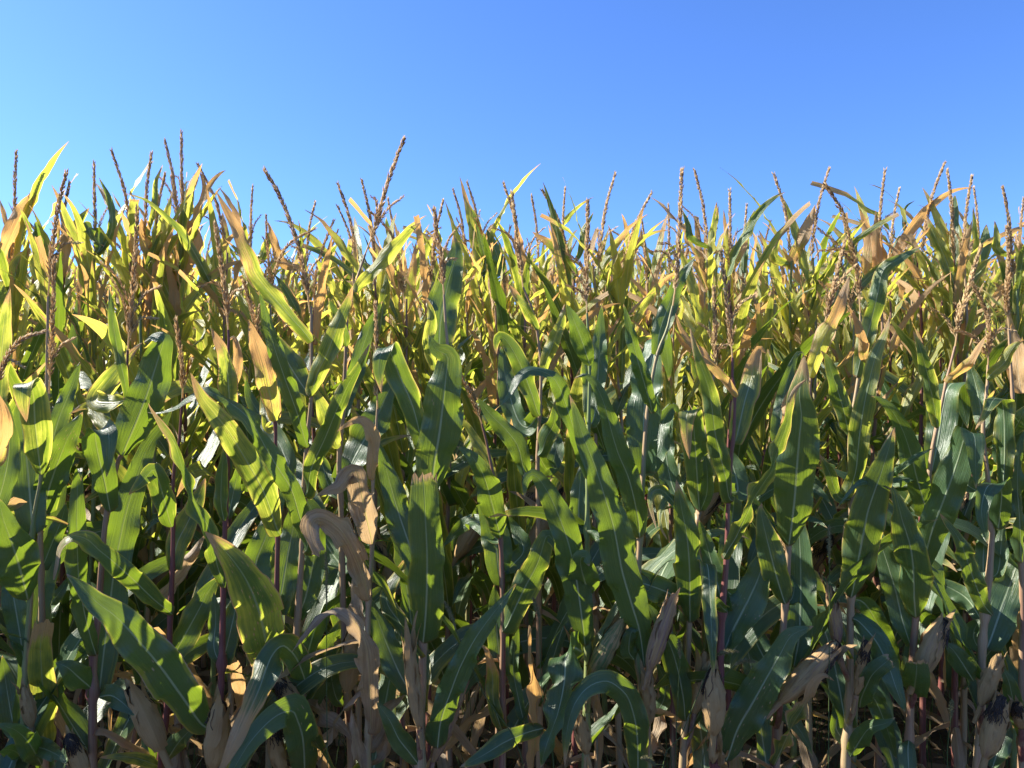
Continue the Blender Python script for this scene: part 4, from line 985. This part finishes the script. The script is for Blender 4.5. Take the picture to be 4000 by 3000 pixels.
for a_ in [('C5', [(20, 690), (70, 560), (130, 430), (175, 370), (188, 295)], 92, 'o'), ('C5', [(235, 950), (300, 820), (345, 700), (350, 560), (322, 440)], 64, 'o'),
           ('C5', [(945, 970), (880, 830), (810, 680), (770, 560), (762, 485)], 92, 'h'), ('C5', [(560, 640), (605, 540), (595, 400), (535, 268)], 40, 'e'),
           ('C5', [(800, 560), (838, 420), (840, 300), (878, 198)], 34, 'y'), ('C5', [(975, 830), (1005, 700), (1055, 600), (985, 470)], 95, 'o'),
           ('C5', [(20, 960), (70, 830), (110, 720), (165, 650)], 120, 'y'), ('C5', [(230, 720), (225, 620), (215, 540), (180, 560), (185, 640)], 80, 'e'),
           ('C5', [(370, 600), (420, 520), (482, 430)], 55, 'y'), ('C5', [(1050, 500), (1075, 440), (1105, 330), (1075, 230)], 36, 't'),
           ('C5', [(540, 640), (520, 560), (480, 535), (500, 600), (560, 640)], 70, 'e'), ('C5', [(860, 720), (920, 620), (980, 560)], 60, 'y'),
           ('C6', [(1240, 740), (1205, 580), (1155, 412)], 64, 'e'), ('C6', [(1310, 760), (1285, 640), (1245, 545)], 66, 'g'),
           ('C6', [(800, 960), (850, 800), (915, 670), (972, 550)], 66, 'y'), ('C6', [(740, 660), (715, 560), (702, 478)], 38, 'e'),
           ('C6', [(540, 800), (490, 730), (460, 690)], 60, 'h'), ('C6', [(30, 700), (60, 620), (85, 540)], 50, 'y'), ('C6', [(140, 720), (95, 600), (60, 500)], 50, 'o'),
           ('C7', [(330, 770), (230, 650), (108, 560)], 62, 'h'), ('C7', [(590, 770), (640, 690), (690, 600), (698, 538)], 48, 't'),
           ('C7', [(1070, 660), (1090, 540), (1106, 398)], 42, 'y'), ('C7', [(970, 600), (950, 520), (920, 440)], 36, 'e'),
           ('C7', [(70, 780), (40, 640), (22, 510)], 60, 'o'), ('C7', [(1190, 740), (1230, 660), (1275, 555)], 66, 't'), ('C7', [(365, 680), (390, 560), (440, 455)], 34, 'e'),
           ('C7', [(1250, 740), (1265, 580), (1310, 440)], 44, 'e'),
           ('C8', [(130, 720), (185, 600), (225, 500), (255, 412)], 70, 't'), ('C8', [(535, 770), (548, 620), (525, 520), (493, 436)], 62, 't'),
           ('C8', [(1005, 845), (950, 690), (890, 560), (855, 470)], 66, 'y'), ('C8', [(1010, 840), (1060, 690), (1115, 600)], 60, 'h'),
           ('C8', [(680, 700), (695, 640), (712, 580)], 60, 'g'), ('C8', [(620, 730), (600, 640), (615, 560)], 50, 'o'), ('C8', [(745, 620), (735, 520), (745, 430), (795, 390)], 22, 'e'),
           ('C8', [(1120, 760), (1165, 640), (1180, 520)], 70, 'e'), ('C8', [(1240, 660), (1235, 590), (1225, 500)], 40, 'y'), ('C8', [(40, 700), (45, 620), (70, 560)], 44, 'y')]: top_leaf(*a_)
ROWH = {1: (1.96, 2.12), 2: (2.10, 2.26), 3: (2.22, 2.40), 4: (2.3, 2.52)}
COMMON = "corn plant of the crowded rows behind, its top lost among the others"
row = 1; far_rows = []
LIMIT = 300
while row < 26:
    d = ROW0 + STEP * row
    half = .66 * d + .45
    xs = []; x = -half + rb.uniform(0, .15)
    while x < half:
        if all(abs(x - q) > .075 for q in taken.get(row, [])): xs.append(x)
        x += rb.uniform(.115, .175)
    if nplants + len(xs) > LIMIT + 20 or far_rows:
        far_rows.append((d, half))
    else:
        for x in xs:
            h0, h1 = ROWH.get(row, (2.35, 2.6))
            back_plant(x, d + rb.uniform(-.06, .06), rb.uniform(h0, h1), COMMON, rb, far=row > 3); nplants += 1
    row += 1

# ------------------------------------------------------------------ the far rows: one mass
def far_field():
    rr = random.Random(5)
    sets = leaf_set(rr, 8, True)
    mb = MB(); at_ = {k: [] for k in ("ye", "dr", "ed", "ti", "sp", "hu", "rn")}
    def tag(n, k):
        ye, dr, ed, ti, sp, hu = KIND[k]
        for key, val in zip(("ye", "dr", "ed", "ti", "sp", "hu", "rn"), (ye + rr.uniform(-.05, .1), dr, ed, ti, sp, hu, rr.random())):
            at_[key].append(np.full(n, val))
    spans = [(d, -half, half) for d, half in far_rows]
    for r_ in range(0, 9):
        d = ROW0 + STEP * r_; h_ = .66 * d + .45 if r_ else 1.36
        spans += [(d, -h_ - 4.2, -h_ - (.05 if r_ else .22)), (d, h_ + (.08 if r_ else .25), h_ + 1.5)]
    for d, xa, xb in spans:
        x = xa
        while x < xb:
            H = rr.uniform(2.35, 2.6) if d > 4 else 2.3 if d > 3 else rr.uniform(1.95, 2.05) if d > 2.3 else rr.uniform(1.75, 1.9); y = d + rr.uniform(-.06, .06)
            plan, top = leaf_plan(H, rr)
            V, Fc, UV = tube([(x, y, 0), (x, y, top * .5), (x, y, top)], [.012, .01, .004], 5)
            mb.add(V, Fc, UV); tag(len(V), 't')
            for zone, z, az, sc in plan[3:]:
                V, Fc, UV = rr.choice(sets[zone]); c, s = math.cos(az) * sc, math.sin(az) * sc
                W = np.stack([V[:, 0] * c - V[:, 1] * s + x, V[:, 0] * s + V[:, 1] * c + y, V[:, 2] * sc + z], 1)
                mb.add(W, Fc, UV); tag(len(W), leaf_kind('top' if z > 1.7 else zone, rr))
            for b in range(rr.randint(2, 4)):
                dx = 0 if b == 0 else rr.uniform(-.10, .10); l = .32 if b == 0 else rr.uniform(.16, .26)
                V, Fc, UV = tube([(x, y, top - .02), (x + dx * .5, y, top + l * .5), (x + dx, y, top + l)], [.003, .006, .002], 4)
                mb.add(V, Fc, UV); tag(len(V), 'd')
            x += rr.uniform(.12, .18)
    me = mb.mesh("corn_rows", M_FAR, True, {k: np.concatenate(v) for k, v in at_.items()})
    o = mesh_obj("corn_rows", me); o["kind"] = "stuff"; o["label"] = "mass of corn plants filling the field behind the nearer rows"; o["category"] = "corn field"
far_field()

# ------------------------------------------------------------------ ground, litter, weeds
def ground():
    mb = MB()
    gx = np.concatenate([[-600, -60, -20], np.linspace(-12, 12, 81), [20, 60, 600]])
    gy = np.concatenate([[-600, -40, -8], np.linspace(-2, 22, 81), [40, 100, 900]])
    X, Y = np.meshgrid(gx, gy)
    Z = -.03 + .018 * np.sin(Y * 2 * np.pi / STEP) * (np.abs(Y - 10) < 12) + .012 * np.sin(X * 7 + Y * 3) * np.sin(Y * 9)
    mb.add(np.stack([X, Y, Z], -1).reshape(-1, 3), grid_faces(len(gy), len(gx)))
    o = mesh_obj("ground", mb.mesh("ground", M_SOIL)); o["kind"] = "structure"; o["label"] = "dark bare soil under the corn"
ground()
def litter():
    rr = random.Random(3); mb = MB(); at_ = {k: [] for k in ("ye", "dr", "ed", "ti", "sp", "hu", "rn")}
    for i in range(900):
        x, y = rr.uniform(-3.2, 3.2), rr.uniform(1.4, 6.5); L = rr.uniform(.12, .5); a = rr.uniform(0, 6.28)
        n = 8; u = np.linspace(0, 1, n)
        mid = np.stack([x + np.cos(a) * u * L, y + np.sin(a) * u * L, .012 + .05 * rr.random() * np.sin(u * 3.1 * rr.uniform(.8, 1.5)) ** 2 + .02 * rr.random()], 1)
        S = np.repeat([[-math.sin(a), math.cos(a), rr.uniform(-.3, .6)]], n, 0); S = unit(S); N = np.cross(unit(np.gradient(mid, axis=0)), S)
        V, Fc, UV = leaf_surface(mid, S, N, rr.uniform(.012, .035), rr, tri=True, wave=.006, cup=0); mb.add(V, Fc, UV)
        ye, dr, ed, ti, sp, hu = KIND['d']
        for k, val in zip(("ye", "dr", "ed", "ti", "sp", "hu", "rn"), (ye, dr, ed, ti, sp, rr.uniform(.3, 1), rr.random())): at_[k].append(np.full(len(V), val))
    o = mesh_obj("dry_leaf_litter", mb.mesh("dry_leaf_litter", M_LITTER, True, {k: np.concatenate(v) for k, v in at_.items()}))
    o["kind"] = "stuff"; o["label"] = "dry fallen leaves littering the soil between the stalks"; o["category"] = "leaf litter"
litter()
def blade(mb, p, h, lean, a, w, rr):
    u = np.linspace(0, 1, 7)
    mid = np.stack([p[0] + math.cos(a) * lean * u ** 2, p[1] + math.sin(a) * lean * u ** 2, p[2] + h * u * (1 - .25 * u)], 1)
    s = np.array([-math.sin(a), math.cos(a), 0]); wd = w * (1 - u ** 2) + .0004
    V = np.stack([mid - s * wd[:, None], mid + s * wd[:, None]], 1).reshape(-1, 3)
    mb.add(V, grid_faces(7, 2))
def weeds():
    rr = random.Random(9); mb = MB()
    for i in range(2600):
        y = rr.uniform(1.7, 4.6); x = rr.uniform(-.72, .72) * y; h = abs(rr.gauss(.16, .16)) + .05
        blade(mb, (x, y, -.02), min(h, .62), rr.uniform(.02, .22), rr.uniform(0, 6.28), rr.uniform(.0012, .0032), rr)
    o = mesh_obj("grass", mb.mesh("grass", M_GRASS)); o["kind"] = "stuff"; o["label"] = "thin wild grass growing among the corn stalks"; o["category"] = "grass"
weeds()
def foxtail(tile, foot, mid, tip, head, label, d=1.74):
    """Wild grass: stem from the ground, bristly seed head, blades."""
    B = at(tile, *foot, d); M_ = at(tile, *mid, d); E = at(tile, *tip, d); Hh = at(tile, *head, d - .01)
    base = np.array([B[0] - (M_[0] - B[0]) * .2, d, 0.0])
    root = bpy.data.objects.new("foxtail_grass", None); COL.objects.link(root); root.location = base; root.empty_display_size = .05
    root["label"] = label; root["category"] = "wild grass"; root["group"] = "foxtail grasses in front of the corn"
    mb = MB(); mb.add(*tube(catmull([base - base, B - base, M_ - base, E - base], 20)[0], np.linspace(.0016, .0009, 20), 5))
    mesh_obj("stem", mb.mesh("stem", M_GRASS), root)
    path, L = catmull([E - base, (E + Hh) / 2 - base + np.array([0, 0, .006]), Hh - base], 40)
    hb = MB(); T = unit(np.gradient(path, axis=0))
    hb.add(*tube(path, .0016 * np.sin(np.linspace(.15, 1, 40) * 3.0) + .0006, 5))
    for i in range(260):
        k = rnd.randint(0, 39); dv = unit(np.array([rnd.gauss(0, 1), rnd.gauss(0, 1), rnd.gauss(0, 1)])); ax = unit(dv + T[k] * .8)
        env = math.sin(.15 + k / 39 * 2.7); ln = .0075 * env + .002; p = unit(np.cross(ax, [.3, .2, .9])); q = np.cross(ax, p)
        hb.add(path[k] + ax[None] * SPK[:, :1] * ln + (p[None] * SPK[:, 1:2] + q[None] * SPK[:, 2:]) * .0007, SPF)
    mesh_obj("seed_head", hb.mesh("seed_head", M_FOX, False), root)
    for i in range(2):
        bb = MB(); z = rnd.uniform(.25, .6) * M_[2]; blade(bb, (0, 0, z * .6), rnd.uniform(.2, .35), rnd.uniform(.06, .16), rnd.uniform(0, 6.28), .003, rnd)
        mesh_obj("blade", bb.mesh("blade", M_GRASS), root)
foxtail('L4', (395, 1750), (412, 1200), (425, 950), (418, 828), "foxtail grass with a sunlit upright head in front of the purple ear's neighbour")
foxtail('L4', (300, 1750), (420, 1480), (640, 940), (802, 905), "foxtail grass with a head lying level beside the cream ear")
foxtail('L4', (560, 1760), (700, 1080), (780, 990), (905, 972), "foxtail grass with a small nodding head right of the cream ear")
foxtail('L3', (940, 1760), (860, 1200), (842, 700), (800, 560), "foxtail grass with a narrow dark head among shaded leaves, middle of the field")
foxtail('L3', (760, 1750), (480, 1180), (300, 760), (225, 580), "foxtail grass with a long stem slanting across the middle plants")
foxtail('L4', (330, 1760), (250, 1640), (170, 1595), (262, 1640), "foxtail grass with a curled head at the frame's bottom edge")
foxtail('L5', (60, 1760), (66, 700), (66, 330), (66, 90), "foxtail grass with a thin upright head in the dark gap at right")
foxtail('L5', (830, 1760), (835, 1500), (855, 1330), (862, 1225), "foxtail grass with a short bright stem low in the dark gap at right")
foxtail('L2', (795, 1760), (790, 1200), (790, 600), (785, 265), "foxtail grass with a tall thin head beside the dead brown leaves")
